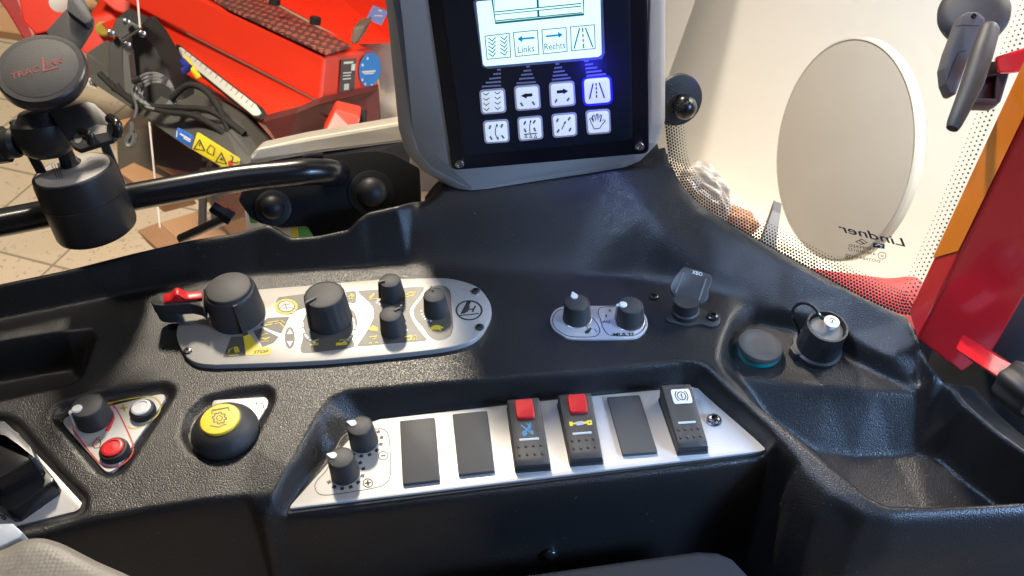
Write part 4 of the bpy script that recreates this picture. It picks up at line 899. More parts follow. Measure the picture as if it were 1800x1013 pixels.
# gas strut end under the rail, and the striped card behind the bracket
t = thing('gas_strut', 'thin black gas strut with a bolted end below the grab rail', 'strut', D(385, 385, .76))
mb = MB(); tube(mb, [D(318, 420, .80), D(398, 384, .772)], .0042, 14); mb.build('rod', M_DSTEEL, t)
mb = MB(); lathe(mb, D(372, 362, .75), nrm(D(428, 396, .76) - D(372, 362, .75)), [(.0050, 0), (.0055, .002), (.0055, .010), (.0068, .011), (.0068, .018), (.005, .019)], 6); mb.build('hex_end', M_BLK, t, angle=20)
PC_ = Pl(D(520, 405, .83), nrm(CAM - D(520, 405, .83)), up=(0, 0, 1))
mb = MB(); slab(mb, PC_, [(430, 370), (560, 370), (585, 440), (440, 440)], -.002, 0, r=.001, bev=.0003, bottom=True); o = mb.build('striped_card', M_WINK, None)
tag(o, 'white card with yellow and green stripes glimpsed under the rail bracket', 'card')
ink(o, 'green_stripe', PC_, mat('green_print', (.08, .30, .08), .5), [[(521, 380), (560, 380), (585, 436), (527, 436)], [(436, 375), (448, 375), (452, 392), (440, 392)]], off=.0003)
ink(o, 'yellow_stripe', PC_, M_YEL, [[(510, 380), (520, 380), (526, 436), (515, 436)]], off=.0003)

# ================================================================== right: glass, sill seal, latch, red post, bumper
A0, B0 = P(1203, 337, .040), P(1598, 562, .014); tv = (B0 - A0) * [1, 1, 0]; gn = nrm(np.array([-tv[1], tv[0], 0])); gn = gn if np.dot(gn, CAM - A0) > 0 else -gn
PG = Pl(A0 - gn * .007, nrm(gn + np.array([0, 0, .42])), up=(0, 0, 1))
mg = bpy.data.materials.new('window_glass'); mg.use_nodes = True; nt = mg.node_tree; nt.nodes.clear()
out = nt.nodes.new('ShaderNodeOutputMaterial'); mix = nt.nodes.new('ShaderNodeMixShader'); tr = nt.nodes.new('ShaderNodeBsdfTransparent'); gl = nt.nodes.new('ShaderNodeBsdfGlossy'); fr = nt.nodes.new('ShaderNodeFresnel')
tr.inputs[0].default_value = (.95, .97, .96, 1); gl.inputs['Roughness'].default_value = .02; fr.inputs[0].default_value = 1.10
nt.links.new(fr.outputs[0], mix.inputs[0]); nt.links.new(tr.outputs[0], mix.inputs[1]); nt.links.new(gl.outputs[0], mix.inputs[2]); nt.links.new(mix.outputs[0], out.inputs[0])
GL = [(1172, 300), (1160, -260), (1990, -260), (1830, 10), (1790, 105), (1700, 330), (1640, 500), (1612, 572), (1596, 576), (1500, 531), (1390, 471), (1300, 421), (1226, 377), (1192, 330)]
t = thing('side_window', 'clear side window pane with printed edge dots and mirrored maker lettering at its lower corner', 'window', PG.pt(1400, 470))
gq = ccw([PG.uv(*p_) for p_ in GL]); mb = MB(); mb.add([PG.w(*a) for a in gq], [tuple(range(len(gq)))]); mb.build('pane', mg, t, smooth=False)
mb = MB(); ed = catmull([PG.pt(*p_) - np.array([0, 0, .0045]) for p_ in ((1178, 318), (1200, 346), (1230, 376), (1300, 420), (1390, 470), (1500, 530), (1594, 576))], 4)
tube(mb, ed, .0034, 10); mb.build('rubber_seal', M_BLKM, t)
fr_b = [np.array(PG.uv(*p_)) for p_ in catmull([(1166, 150), (1170, 205), (1176, 262), (1184, 300), (1205, 335), (1232, 363), (1300, 402), (1390, 452), (1500, 512), (1570, 545), (1606, 552)], 10)]
fr_r = [np.array(PG.uv(*p_)) for p_ in ((1598, 540), (1625, 480), (1656, 412), (1721, 260), (1752, 180), (1800, 60), (1830, -10))]
fv = MB()
def frit(line, rows, st, sz):
    L_ = [0]
    for a, b in zip(line[:-1], line[1:]): L_.append(L_[-1] + np.linalg.norm(b - a))
    for k in range(rows):
        s_ = (k % 2) * st / 2
        while s_ < L_[-1]:
            i = min(len(line) - 2, int(np.searchsorted(L_, s_, 'right') - 1)); f = (s_ - L_[i]) / (L_[i + 1] - L_[i]); p_ = line[i] + (line[i + 1] - line[i]) * f
            d = nrm(line[i + 1] - line[i]); nn = np.array([-d[1], d[0]]); nn = nn if nn[1] > 0 else -nn
            if line is fr_r: nn = nn if nn[0] < 0 else -nn
            c_ = p_ + nn * (k * st * .87); r_ = sz * (1 - k / (rows + .8)) ** .6
            fv.add([PG.w(c_[0] + r_ * math.cos(a), c_[1] + r_ * math.sin(a), .0004) for a in np.linspace(0, 2 * math.pi, 8)[:-1]], [tuple(range(7))])
            s_ += st
frit(fr_b, 8, .0024, .00112); frit(fr_r, 4, .0031, .0007)
o = fv.build('dot_print', M_INK, t, smooth=False)
LT = mat('glass_print', (.03, .02, .025), .5)
text(t, 'maker_lettering', 'Lindner', PG, (1592, 434), (1472, 406), (1594, 421), LT, off=.0006, shear=.3, bold=.012)
text(t, 'approval_lettering', 'TEMPERED', PG, *ZG([(1072, 503), (945, 480), (1074, 490)]), LT, off=.0006)
text(t, 'approval_lettering', '43R-010127', PG, *ZG([(1076, 525), (940, 498), (1078, 512)]), LT, off=.0006)
text(t, 'approval_lettering', 'DOT684 M690', PG, *ZG([(1098, 560), (930, 528), (1100, 547)]), LT, off=.0006)
text(t, 'approval_lettering', 'HB', PG, *ZG([(965, 546), (928, 540), (966, 533)]), LT, off=.0006)
ink(t, 'approval_mark', PG, LT, [ZG([(1064, 462), (1122, 470), (1120, 492), (1064, 484)])], [(circ(*ZG([(1108, 525)])[0], 7, 6), .0004, True), (ZG([(980, 458), (1010, 444), (1036, 462), (1008, 470)]), .0005, True), (ZG([(996, 450), (1022, 468)]), .0007), (ZG([(1104, 520), (1104, 528), (1114, 528), (1114, 522)]), .0004)], off=.0006)
ink(t, 'approval_symbol', PG, M_WINK, strokes=[(ZG([(1076, 476), (1092, 470), (1110, 478), (1100, 486)]), .0006)], off=.0008)

# round rubber bumper beside the display
t = thing('rubber_bumper', 'round black rubber bumper knob on the pillar right of the display', 'bumper', D(1198, 176, .80))
bn_ = nrm(np.array([.25, -.9, .30])); c = D(1192, 176, .80)
mb = MB(); lathe(mb, c - bn_ * .004, bn_, [(.0215, 0), (.0225, .003), (.0215, .006), (.017, .007)], 48); mb.build('base_disc', M_BLKM, t)
mb = MB(); dome(mb, D(1198, 186, .80) + bn_ * .002, bn_, .0105, .010, base=.004); mb.build('dome', M_BLK, t)

# window latch
M_LAT = mat('latch_grey', (.105, .098, .09), .55, bump=('noise', 900, .25, .0003), var=.08); M_LATD = mat('latch_dark', (.045, .043, .042), .55, bump=('noise', 900, .25, .0003), var=.08)
t = thing('window_latch', 'dark grey plastic window latch with a round base and a long tapered handle', 'latch', D(1709, 30, .56))
ln = nrm(-_fw * .80 + _u * .28 - _r * .35); c = D(1712, 16, .56)
mb = MB(); lathe(mb, c, ln, [(.0192, -.010), (.0201, -.007), (.0201, -.003), (.0174, 0), (.0134, .0013), (.0001, .0022)], 56); mb.build('base', M_LATD, t)
PLt = Pl(D(1690, 80, .545), nrm(-_fw - _r * .1), up=_u); mb = MB()
slab(mb, PLt, ZK([(1400, 200), (1440, 85), (1480, 64), (1540, 66), (1580, 100), (1578, 140), (1540, 200), (1480, 340), (1410, 545), (1375, 545), (1348, 480), (1338, 390), (1365, 290)]), -.012, 0, r=.003, bev=.002, bottom=True); lv = mb.build('link', M_LAT, t)
pcx = ZK([(1508, 94)])[0]; mb = MB(); lathe(mb, PLt.pt(*pcx), PLt.n, [(.0016, -.0003), (.0016, .0005), (.001, .0007)], 16); mb.build('pin', M_BLK, lv)
ink(lv, 'parting_line', PLt, M_INK, strokes=[(ZK([(1405, 152), (1440, 145), (1540, 150)]), .0005), (ZK([(1352, 470), (1385, 380), (1420, 300), (1465, 292)]), .0005)], off=.0003)
hl = catmull([D(*ZK([(1606, 150)])[0], .53), D(*ZK([(1560, 290)])[0], .525), D(*ZK([(1490, 500)])[0], .52), D(*ZK([(1384, 740)])[0], .515)], 6)
rr_ = np.interp(np.linspace(0, 1, len(hl)), [0, .03, .1, .35, .62, .94, 1], [.0040, .0050, .0054, .0061, .0060, .0041, .0032])
mb = MB(); tube(mb, hl, list(rr_), 24); mb.build('handle', M_LATD, t)
PK = Pl(D(1725, 140, .545), nrm(-_fw - _r * .2 + _u * .1), up=_u)
for q, h0, h1 in ((ZK([(1570, 400), (1600, 352), (1680, 352), (1726, 398), (1716, 425), (1560, 440)]), -.010, .001), (ZK([(1560, 435), (1660, 430), (1712, 415), (1660, 580), (1640, 602), (1505, 598), (1500, 562)]), -.012, -.004), (ZK([(1640, 430), (1716, 415), (1664, 585), (1632, 598)]), -.012, .001), (ZK([(1500, 562), (1650, 566), (1640, 602), (1505, 598)]), -.012, .001)):
    mb = MB(); slab(mb, PK, q, h0, h1, r=.0015, bev=.0008, bottom=True); mb.build('catch', M_LATD, t)

# red post
M_RP = mat('red_paint', (.50, .012, .016), .22, coat=.4, var=.05, bump=('noise', 150, .05, .0004))
P2 = D(1612, 598, .600); dd_ = ray(1776, 262); T2 = CAM + dd_ * (P2[1] / dd_[1]); Av = nrm(T2 - P2) * .55
E1 = D(1597, 546, .618); E2 = P2; E3 = D(1746, 618, .592)
fpn = nrm(np.cross(Av, E3 - E2)); Ec = CAM + ray(1690, 656) * (np.dot(E2 - CAM, fpn) / np.dot(ray(1690, 656), fpn))
t = thing('red_post', 'bright red painted square steel post with an amber reflection coloured onto one side and a short stub', 'post', P2)
mb = MB(); extrude_dir(mb, [E2, Ec, E3, E3 + Av, E2 + Av], (E1 - E2)); o = mb.build('post_tube', M_RP, t, smooth=False); bevelled(o, .002, 3)
fn = nrm(np.cross(Av, E1 - E2)); fn = fn if np.dot(fn, CAM - E1) > 0 else -fn
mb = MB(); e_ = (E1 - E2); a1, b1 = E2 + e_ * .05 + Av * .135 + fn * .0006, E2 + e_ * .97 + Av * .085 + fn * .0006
mb.add([a1, b1, b1 + Av * .8, a1 + Av * .8], [(0, 1, 2, 3)]); am = mb.build('amber_reflection', mat('reflected_amber', (.72, .20, .008), .25, coat=.5, var=.08), t, smooth=False)  # warm wall mirrored in the glossy red paint, put in as orange colour
mb = MB(); q = [D(1690, 586, .574), D(1722, 602, .574), D(1714, 640, .560), D(1678, 612, .560)]
extrude_dir(mb, q, D(1766, 656, .548) - D(1700, 612, .566)); o = mb.build('stub', M_RP, t, smooth=False); bevelled(o, .0015)
mb = MB(); q = [D(*p_, .545) for p_ in ZK([(1622, 330), (1850, 258), (1850, 400), (1730, 418), (1640, 420)])]
extrude_dir(mb, q, ray(1700, 100) * -.02); o = mb.build('cross_bar', M_RP, t, smooth=False); bevelled(o, .0015)
t = thing('clamp_knob', 'black lobed rubber knob at the end of the red stub', 'knob', D(1795, 678, .55))
kn = nrm(D(1806, 686, .535) - D(1762, 652, .55)); mb = MB(); lathe(mb, D(1772, 662, .546), kn, [(.008, 0), (.0125, .002), (.0140, .006), (.0140, .02), (.012, .024), (.004, .026)], 48, rfun=lambda a, k: 1 + (.07 * math.cos(a * 7) if 1 <= k <= 4 else 0)); mb.build('grip', M_BLKM, t)
mb = MB(); lathe(mb, D(1815, 560, .60), nrm(-_fw - _r * .4), [(.03, -.05), (.036, -.02), (.036, .0), (.03, .004), (.0001, .005)], 48); o = mb.build('dark_column', M_BLKM, None); tag(o, 'black round column standing right of the red post at the picture edge', 'column')

PST = Pl((.33, .40, -.022), (-.1, 0, 1)); mb = MB()
slab(mb, PST, [(1628, 640), (1660, 560), (1960, 540), (1960, 960), (1870, 870), (1790, 800), (1690, 715)], -.03, 0, r=.003, bev=.002, bottom=True)
o = mb.build('side_trim', mat('trim_black', (.006, .006, .006), .8, spec=.1, var=.05), None); tag(o, 'matte black trim panel below the red post at the right edge', 'trim panel')

# ================================================================== foreground: arm rest, padded lid
ZAR = .035
PAR = Pl((0, .3, ZAR), nrm(np.array([.05, -.12, 1])))
t = thing('arm_rest', 'grey textured leather arm rest at the lower left corner', 'arm rest', PAR.pt(60, 1000))
ar = catmull([(-400, 1060), (-150, 1004), (-60, 976), (0, 958), (39, 941), (72, 938), (104, 947), (161, 976), (247, 1016), (330, 1075), (350, 1180), (150, 1250), (-150, 1290), (-400, 1330)], 5, True)
q2 = ccw([PAR.uv(*p_) for p_ in ar]); mb = MB()
layers(mb, PAR, q2, [(.002, -.03), (0, -.018), (0, -.008), (.0015, -.003), (.005, -.0006), (.010, .0004), (.018, .001)], bottom=True)
mb.build('cushion', mat('grey_leather', (.19, .176, .155), .5, bump=('dots', 420, .32, .0006), var=.08), t, angle=70)
mb = MB(); slab(mb, PAR, ZL([(-120, 790), (0, 755), (60, 752), (112, 800), (100, 822), (0, 868), (-120, 930)]), -.02, -.004, r=.002, bev=.001, bottom=True); mb.build('side_shell', mat('pale_blue_plastic', (.42, .47, .55), .45, var=.05), t)
PLd = Pl((0.12, .3, -.058), nrm(np.array([0, -.05, 1])))
mb = MB(); ld = [(850, 1016), (1000, 995), (1150, 974), (1225, 964), (1262, 966), (1290, 978), (1330, 1020), (1360, 1100), (860, 1130)]
q2 = roundpoly(ccw([PLd.uv(*p_) for p_ in ld]), .008)
layers(mb, PLd, q2, [(0, -.03), (0, -.006), (.002, -.0015), (.006, 0)], bottom=True)
o = mb.build('padded_lid', mat('lid_blue_grey', (.022, .026, .034), .8, spec=.12, bump=('noise', 300, .12, .0004), var=.06), None, angle=70)
tag(o, 'smooth dark grey rounded lid at the bottom centre below the switch panel', 'lid')

# ================================================================== the hall outside: floor, walls, disc, bag, red machines
FZ = -1.05
mfl = mat('floor_tile', (.50, .42, .31), .45, var=.12); nt = mfl.node_tree; bs = nt.nodes['Principled BSDF']
tc = nt.nodes.new('ShaderNodeTexCoord'); mp = nt.nodes.new('ShaderNodeMapping'); mp.inputs['Rotation'].default_value = (0, 0, R(24)); br = nt.nodes.new('ShaderNodeTexBrick')
br.offset = 0; br.inputs['Scale'].default_value = 1; br.inputs['Brick Width'].default_value = .30; br.inputs['Row Height'].default_value = .30; br.inputs['Mortar Size'].default_value = .004
br.inputs['Color1'].default_value = (.72, .60, .44, 1); br.inputs['Color2'].default_value = (.68, .56, .41, 1); br.inputs['Mortar'].default_value = (.36, .29, .21, 1)
sp = nt.nodes.new('ShaderNodeTexNoise'); sp.inputs['Scale'].default_value = 90; cr = nt.nodes.new('ShaderNodeMapRange'); cr.inputs[1].default_value = .62; cr.inputs[2].default_value = .70; cr.inputs[3].default_value = 1; cr.inputs[4].default_value = .62
mu = nt.nodes.new('ShaderNodeMix'); mu.data_type = 'RGBA'; mu.blend_type = 'MULTIPLY'; mu.inputs[0].default_value = 1
nt.links.new(tc.outputs['Object'], mp.inputs[0]); nt.links.new(mp.outputs[0], br.inputs['Vector']); nt.links.new(tc.outputs['Object'], sp.inputs['Vector']); nt.links.new(sp.outputs['Fac'], cr.inputs[0])
nt.links.new(br.outputs['Color'], mu.inputs[6]); nt.links.new(cr.outputs[0], mu.inputs[7]); nt.links.new(mu.outputs[2], bs.inputs['Base Color'])
mb = MB(); mb.add([(-7, -3, FZ), (6, -3, FZ), (6, 9, FZ), (-7, 9, FZ)], [(0, 1, 2, 3)]); struct(mb.build('floor', mfl, None, smooth=False))
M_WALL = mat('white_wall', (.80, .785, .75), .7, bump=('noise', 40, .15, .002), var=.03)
cn = D(1335, 150, 2.15); cn[2] = FZ
def wall(name, a, d, l, hgt, m=M_WALL, th=.06, shear=0.0):
    d = nrm(np.array([d[0], d[1], 0])); n_ = np.array([-d[1], d[0], 0]); n_ = n_ if np.dot(n_, a - CAM) > 0 else -n_
    mb = MB(); extrude_dir(mb, [a - d * shear, a + d * l, a + d * l + [0, 0, hgt], a + d * shear + [0, 0, hgt]], n_ * th); return struct(mb.build(name, m, None, smooth=False))
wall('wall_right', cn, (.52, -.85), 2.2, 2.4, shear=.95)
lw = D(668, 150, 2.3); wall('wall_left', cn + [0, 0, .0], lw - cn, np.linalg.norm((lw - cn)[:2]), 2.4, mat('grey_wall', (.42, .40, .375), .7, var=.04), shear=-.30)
wall('wall_back', np.array([-6.0, 6.5, FZ]), (1, 0), 12, 5.5, mat('hall_wall', (.5, .42, .33), .8, var=.1))
dn = np.array([-.951, -.168, .259]); dc = D(1474, 265, 1.72)
t = thing('round_tabletop', 'large round beige tabletop disc leaning upright against the white wall', 'tabletop', dc)
mb = MB(); rd = .203; lathe(mb, dc, dn, [(rd * .97, -.019), (rd, -.016), (rd, -.004), (rd * .985, 0), (rd * .975, .001), (rd * .962, .0)], 96); mb.build('rim', mat('disc_rim', (.35, .325, .285), .55, var=.05), t)
mb = MB(); lathe(mb, dc, dn, [(rd * .963, -.0008), (rd * .962, .0004), (rd * .95, .0007)], 96); mb.build('face', mat('disc_face', (.50, .465, .41), .6, bump=('noise', 30, .15, .002), var=.06), t)
mb = MB(); q = [D(1333, 440, 1.78), D(1362, 452, 1.78), D(1372, 376, 1.80), D(1358, 370, 1.80)]; extrude_dir(mb, q, np.array([.01, .03, 0])); o = mb.build('grey_leg', mat('leg_grey', (.12, .115, .12), .5, var=.06), None, smooth=False)
tag(o, 'slim grey leg standing behind the lower left edge of the tabletop disc', 'table leg')
bmb = MB()
def crumple(name, blobs, dep, m, seed, label, cat):
    rg = random.Random(seed); mb = MB()
    for px_, rx, ry, rz in blobs:
        ph = [(rg.uniform(1, 6), rg.uniform(1, 6), rg.uniform(1, 6), rg.uniform(0, 6)) for _ in range(9)]
        c = D(*px_, dep); nu, nv = 56, 40; vs = []
        for j in range(nv + 1):
            for i in range(nu):
                a, b = 2 * math.pi * i / nu, math.pi * j / nv; d = np.array([math.sin(b) * math.cos(a), math.sin(b) * math.sin(a), math.cos(b)])
                s = 1 + sum(abs(math.sin(p[0] * d[0] + p[1] * d[1] + p[2] * d[2] + p[3])) - .6 for p in ph) * .075
                vs.append(c + _r * d[0] * rx * s + _u * d[2] * ry * s + _fw * d[1] * rz * s)
        fs = [(j * nu + i, j * nu + (i + 1) % nu, (j + 1) * nu + (i + 1) % nu, (j + 1) * nu + i) for j in range(nv) for i in range(nu)]
        mb.add(vs, fs)
    o = mb.build(name, m, None, angle=50); tag(o, label, cat); return o
mpl = mat('cloudy_film', (.72, .65, .57), .45, trans=.35, var=.10)
crumple('plastic_bag', [((1228, 312), .024, .020, .02), ((1246, 338), .026, .022, .02), ((1262, 362), .016, .022, .02), ((1215, 328), .014, .018, .02)], 1.25, mpl, 3, 'crumpled cloudy plastic bag behind the lower left of the side window', 'bag')
crumple('orange_bundle', [((1262, 392), .052, .026, .03)], 1.34, mat('orange_fabric', (.74, .42, .26), .8, var=.1), 8, 'pale orange bundle showing below the plastic bag outside the side window', 'bundle')
# red fender outside, low in the side window
fp = catmull([(1300, 440), (1380, 462), (1440, 470), (1500, 478), (1560, 486), (1625, 492), (1640, 600), (1300, 560)], 4, True)
PFd = Pl(D(1500, 500, 1.15), nrm(np.array([-.1, -.5, .85]))); mb = MB(); layers(mb, PFd, ccw([PFd.uv(*p_) for p_ in fp]), [(0, -.03), (0, -.008), (.004, -.002), (.012, 0)], bottom=True)
o = mb.build('red_fender', mat('fender_red', (.72, .10, .09), .35, var=.05), None, angle=70); tag(o, 'red fender edge outside below the tabletop disc', 'fender')

# red spreader with hopper
M_MR = mat('machine_red', (.72, .035, .012), .32, coat=.3, var=.05, bump=('noise', 6, .05, .01)); M_MD = mat('machine_dark', (.020, .019, .017), .6, spec=.25, var=.1)
t = thing('red_spreader', 'bright red machine hopper with a perforated step and blue round sticker outside the windscreen', 'farm machine', D(520, 200, 1.7))
A_, E_, G_, H_ = D(570, 97, 1.50), D(656, 88, 1.60), D(668, 156, 1.62), D(561, 180, 1.50)
Vv = D(180, -82, 2.05) - A_
mb = MB(); extrude_dir(mb, [A_, E_, G_, H_], Vv); o = mb.build('hopper', M_MR, t, smooth=False); bevelled(o, .006, 3)
pn_ = nrm(np.cross(E_ - A_, Vv)); pn_ = pn_ if pn_[2] > 0 else -pn_
PTp = Pl(A_ + pn_ * .004, pn_, up=Vv)
mst = mat('perforated_black', (.10, .07, .06), .5); nt = mst.node_tree; bs = nt.nodes['Principled BSDF']; tc = nt.nodes.new('ShaderNodeTexCoord'); vo = nt.nodes.new('ShaderNodeTexVoronoi'); vo.inputs['Scale'].default_value = 78; vo.inputs['Randomness'].default_value = .15
mr = nt.nodes.new('ShaderNodeMapRange'); mr.inputs[1].default_value = .36; mr.inputs[2].default_value = .44; mx = nt.nodes.new('ShaderNodeMix'); mx.data_type = 'RGBA'; mx.inputs[6].default_value = (.42, .10, .07, 1); mx.inputs[7].default_value = (.07, .035, .03, 1)
nt.links.new(tc.outputs['Object'], vo.inputs['Vector']); nt.links.new(vo.outputs['Distance'], mr.inputs[0]); nt.links.new(mr.outputs[0], mx.inputs[0]); nt.links.new(mx.outputs[2], bs.inputs['Base Color'])
mb = MB(); slab(mb, PTp, [(574, 93), (617, 80), (470, 0), (370, -56), (270, -70), (398, 12)], 0, .004, r=.003, bev=.001, bottom=True); mb.build('step', mst, t)
# tall rear body above the step
mb = MB(); q = [D(622, 80, 1.66), D(690, 72, 1.72), D(690, -130, 1.60), D(430, -150, 1.95), D(436, -18, 2.0)]
extrude_dir(mb, q, np.array([.05, .35, -.12])); o = mb.build('rear_body', M_MR, t, smooth=False); bevelled(o, .006, 3)
# lower chute with the scale
C1, C2, C3 = D(561, 181, 1.52), D(522, 197, 1.47), D(466, 212, 1.49)
V2 = D(215, 28, 1.95) - C2
mb = MB(); extrude_dir(mb, [C1, C2, C3, D(500, 262, 1.62), D(640, 210, 1.68)], V2); o = mb.build('chute', M_MR, t, smooth=False); bevelled(o, .004, 2)
mb = MB(); extrude_dir(mb, [D(463, 214, 1.455), D(522, 199, 1.45), D(561, 183, 1.48), D(664, 158, 1.59), D(670, 240, 1.57), D(500, 268, 1.46)], np.array([.0, .018, .0])); o = mb.build('shade_slab', mat('shaded_red', (.085, .014, .011), .5, spec=.3, var=.2), t, smooth=False)  # dark slab added over the lit chute end, shade put into its colour
mb = MB(); extrude_dir(mb, [D(588, 194, 1.44), D(634, 205, 1.44), D(628, 236, 1.43), D(566, 238, 1.43)], np.array([0, .03, .0])); o = mb.build('flap', M_MR, t, smooth=False); bevelled(o, .003)
mb = MB(); tube(mb, [D(639, 194, 1.46), D(636, 232, 1.46)], .006, 10); mb.build('hose', M_MD, t)
cn_ = nrm(np.cross(C3 - C2, V2)); cn_ = cn_ if np.dot(cn_, CAM - C2) > 0 else -cn_
PCh = Pl(C2 + cn_ * .004, cn_, up=V2)
mb = MB(); slab(mb, PCh, ZB([(-366, 310), (-340, 312), (250, 760), (285, 830), (235, 842), (190, 828), (-350, 400)]) , 0, .003, r=.003, bev=.001); sc_ = mb.build('scale_backing', M_MD, t)
mb = MB(); slab(mb, PCh, ZA([(1256, 330), (1275, 332), (1800, 735), (1835, 790), (1815, 812), (1780, 812), (1255, 385)]), .002, .005, r=.003, bev=.001); sr = mb.build('scale_ruler', mat('ruler_pale', (.62, .60, .54), .5, var=.08), sc_)
ink(sr, 'scale_print', PCh, M_INK, strokes=[(ZA([(1300 + i * 36 + 14, 352 + i * 29), (1296 + i * 36, 378 + i * 29)]), .0016) for i in range(14)], off=.0054)
mb = MB(); tube(mb, catmull([D(*ZA([(1310, 420)])[0], 1.58), D(*ZA([(1345, 470)])[0], 1.56), D(*ZA([(1400, 550)])[0], 1.56)], 4), .0050, 10); mb.build('yellow_lever', M_YBTN, t)
mb = MB(); tube(mb, [D(*ZA([(1285, 435)])[0], 1.57), D(*ZA([(1330, 475)])[0], 1.555), D(*ZA([(1285, 505)])[0], 1.555)], .0065, 10); mb.build('blue_lever', mat('navy_plastic', (.02, .03, .25), .4), t)
en = nrm(np.cross(E_ - A_, H_ - A_)); en = en if np.dot(en, CAM - A_) > 0 else -en
PE = Pl(A_ + en * .002, en, up=(0, 0, 1))
ink(t, 'data_sticker', PE, mat('sticker_grey', (.07, .05, .05), .5), [ZB([(800, 420), (905, 412), (890, 635), (782, 652)])], off=.001)
ink(t, 'data_sticker_print', PE, M_WINK, [ZB([(818, 436), (885, 430), (883, 446), (816, 452)]), ZB([(872, 452), (900, 450), (895, 496), (868, 498)]), ZB([(820, 592), (855, 588), (852, 632), (818, 636)])], [(ZB([(812, 515), (870, 510)]), .002), (ZB([(812, 535), (865, 530)]), .0015), (ZB([(810, 558), (868, 552)]), .002)], off=.0015)
sb = mat('sticker_blue', (.01, .20, .62), .4, var=.06)
ink(t, 'round_sticker', PE, sb, [circ(650, 123, 19, 31, rot=6)], off=.001)
ink(t, 'round_sticker_print', PE, M_WINK, [circ(*ZB([p_])[0], 2, 2.6, n=8) for p_ in ((985, 412), (950, 458), (948, 562), (968, 592), (1015, 600))], [(ZB([(945, 508), (1040, 500)]), .003), (ZB([(960, 520), (1030, 516)]), .002)], off=.0015)
ink(t, 'red_reflector', PE, mat('reflector', (.8, .0, .03), .3), [circ(*ZB([(870, 692)])[0], 4, 4.5, n=12)], off=.002)
qn = nrm(np.cross(q[0] - q[0], q[0])) if False else None
rb = [D(622, 80, 1.66), D(690, 72, 1.72), D(690, -130, 1.60)]; rn = nrm(np.cross(rb[1] - rb[0], rb[2] - rb[0])); rn = rn if np.dot(rn, CAM - rb[0]) > 0 else -rn
PRb = Pl(rb[0] + rn * .002, rn, up=(0, 0, 1))
ink(t, 'diamond_sticker', PRb, mat('sticker_violet', (.20, .26, .62), .4), [ZB([(1025, 38), (1130, 80), (1080, 180), (975, 130)])], off=.002)
ink(t, 'diamond_sticker_print', PRb, M_WINK, strokes=[(ZB([(1060, 70), (1085, 80)]), .003), (ZB([(1030, 110), (1090, 112)]), .002)], off=.0026)
for q_ in ((330, 35), (615, 172)):
    mb = MB(); lathe(mb, D(*ZB([q_])[0], 1.66), pn_, [(.010, 0), (.010, .012), (.007, .014)], 6); mb.build('hinge', M_MD, t)
mb = MB(); extrude_dir(mb, [D(*ZB([p_])[0], 1.56) for p_ in ((880, 195), (978, 178), (940, 260), (905, 320), (858, 300), (870, 250))], np.array([.01, .03, 0])); o = mb.build('latch', mat('latch_brown', (.10, .06, .04), .55, var=.1), t, smooth=False); bevelled(o, .003)

mb = MB(); extrude_dir(mb, [D(*p_, 1.78) for p_ in catmull([(612, 84), (640, 76), (700, 66), (706, 260), (664, 260), (668, 190), (669, 140), (662, 104), (646, 88)], 4, True)], np.array([.03, .12, 0]))
o = mb.build('beige_drum', mat('drum_beige', (.46, .41, .34), .6, var=.08), None, angle=50); tag(o, 'beige rounded drum standing between the red hopper and the display', 'drum')

# grey drawbar with stickers, black hitch plates and cable
M_ARM = mat('arm_grey', (.085, .083, .076), .5, spec=.3, var=.1)
t = thing('drawbar', 'dark grey steel drawbar with blue and yellow warning stickers leading to the red hopper', 'drawbar', D(300, 220, 1.65))
q = [D(150, 92, 1.80), D(192, 122, 1.78), D(300, 178, 1.66), D(405, 232, 1.52), D(455, 290, 1.48), D(425, 300, 1.46), D(330, 262, 1.52), D(240, 200, 1.66), D(150, 140, 1.80)]
mb = MB(); extrude_dir(mb, q, np.array([.02, .07, -.01])); o = mb.build('beam', M_ARM, t, smooth=False); bevelled(o, .005, 3)
bn2 = nrm(np.cross(q[4] - q[6], q[3] - q[6])); bn2 = bn2 if np.dot(bn2, CAM - q[6]) > 0 else -bn2
PSk = Pl(D(370, 255, 1.45), nrm(CAM - D(370, 255, 1.45)), up=(0, 0, 1))
mb = MB(); slab(mb, PSk, ZC([(1388, 45), (1692, 238), (1680, 290), (1600, 318), (1350, 170)]), -.02, 0, r=.003, bev=.001, bottom=True); ys = mb.build('warning_sticker', M_YBTN, t)
def tri_(cx, cy, s): return (ZC([(cx - s, cy + s * .55), (cx + s * .05, cy - s * 1.1), (cx + s * .95, cy + s * .95)]), .0016, True)
ink(ys, 'warning_symbol', PSk, M_INK, [ZC([(1545, 245), (1560, 225), (1572, 252)])], [tri_(1402, 145, 38), tri_(1555, 238, 38), (ZC([(1405, 125), (1404, 150)]), .0016), (ZC([(1455, 175), (1480, 140), (1510, 165), (1500, 215), (1480, 205), (1460, 195)]), .0012, True), (ZC([(1620, 215), (1640, 225), (1630, 262), (1668, 268), (1676, 255)]), .0016)], off=.0006)
ink(ys, 'warning_mark', PSk, M_REDINK, [ZC([(1600, 258), (1630, 245), (1640, 280), (1612, 300)])], off=.0006)
mb = MB(); slab(mb, PSk, ZC([(1248, 14), (1362, 75), (1345, 155), (1228, 95)]), -.02, 0, r=.002, bev=.001, bottom=True); bs_ = mb.build('blue_sticker', mat('label_blue', (.03, .14, .55), .4), t)
ink(bs_, 'sticker_print', PSk, M_WINK, strokes=[(ZC([(1245, 40), (1242, 85)]), .0014), (ZC([(1265, 60), (1340, 105)]), .0024), (ZC([(1290, 90), (1338, 118)]), .002)], off=.0006)
PW = Pl(D(164, 144, 1.79), nrm(CAM - D(164, 144, 1.79)), up=(0, 0, 1))
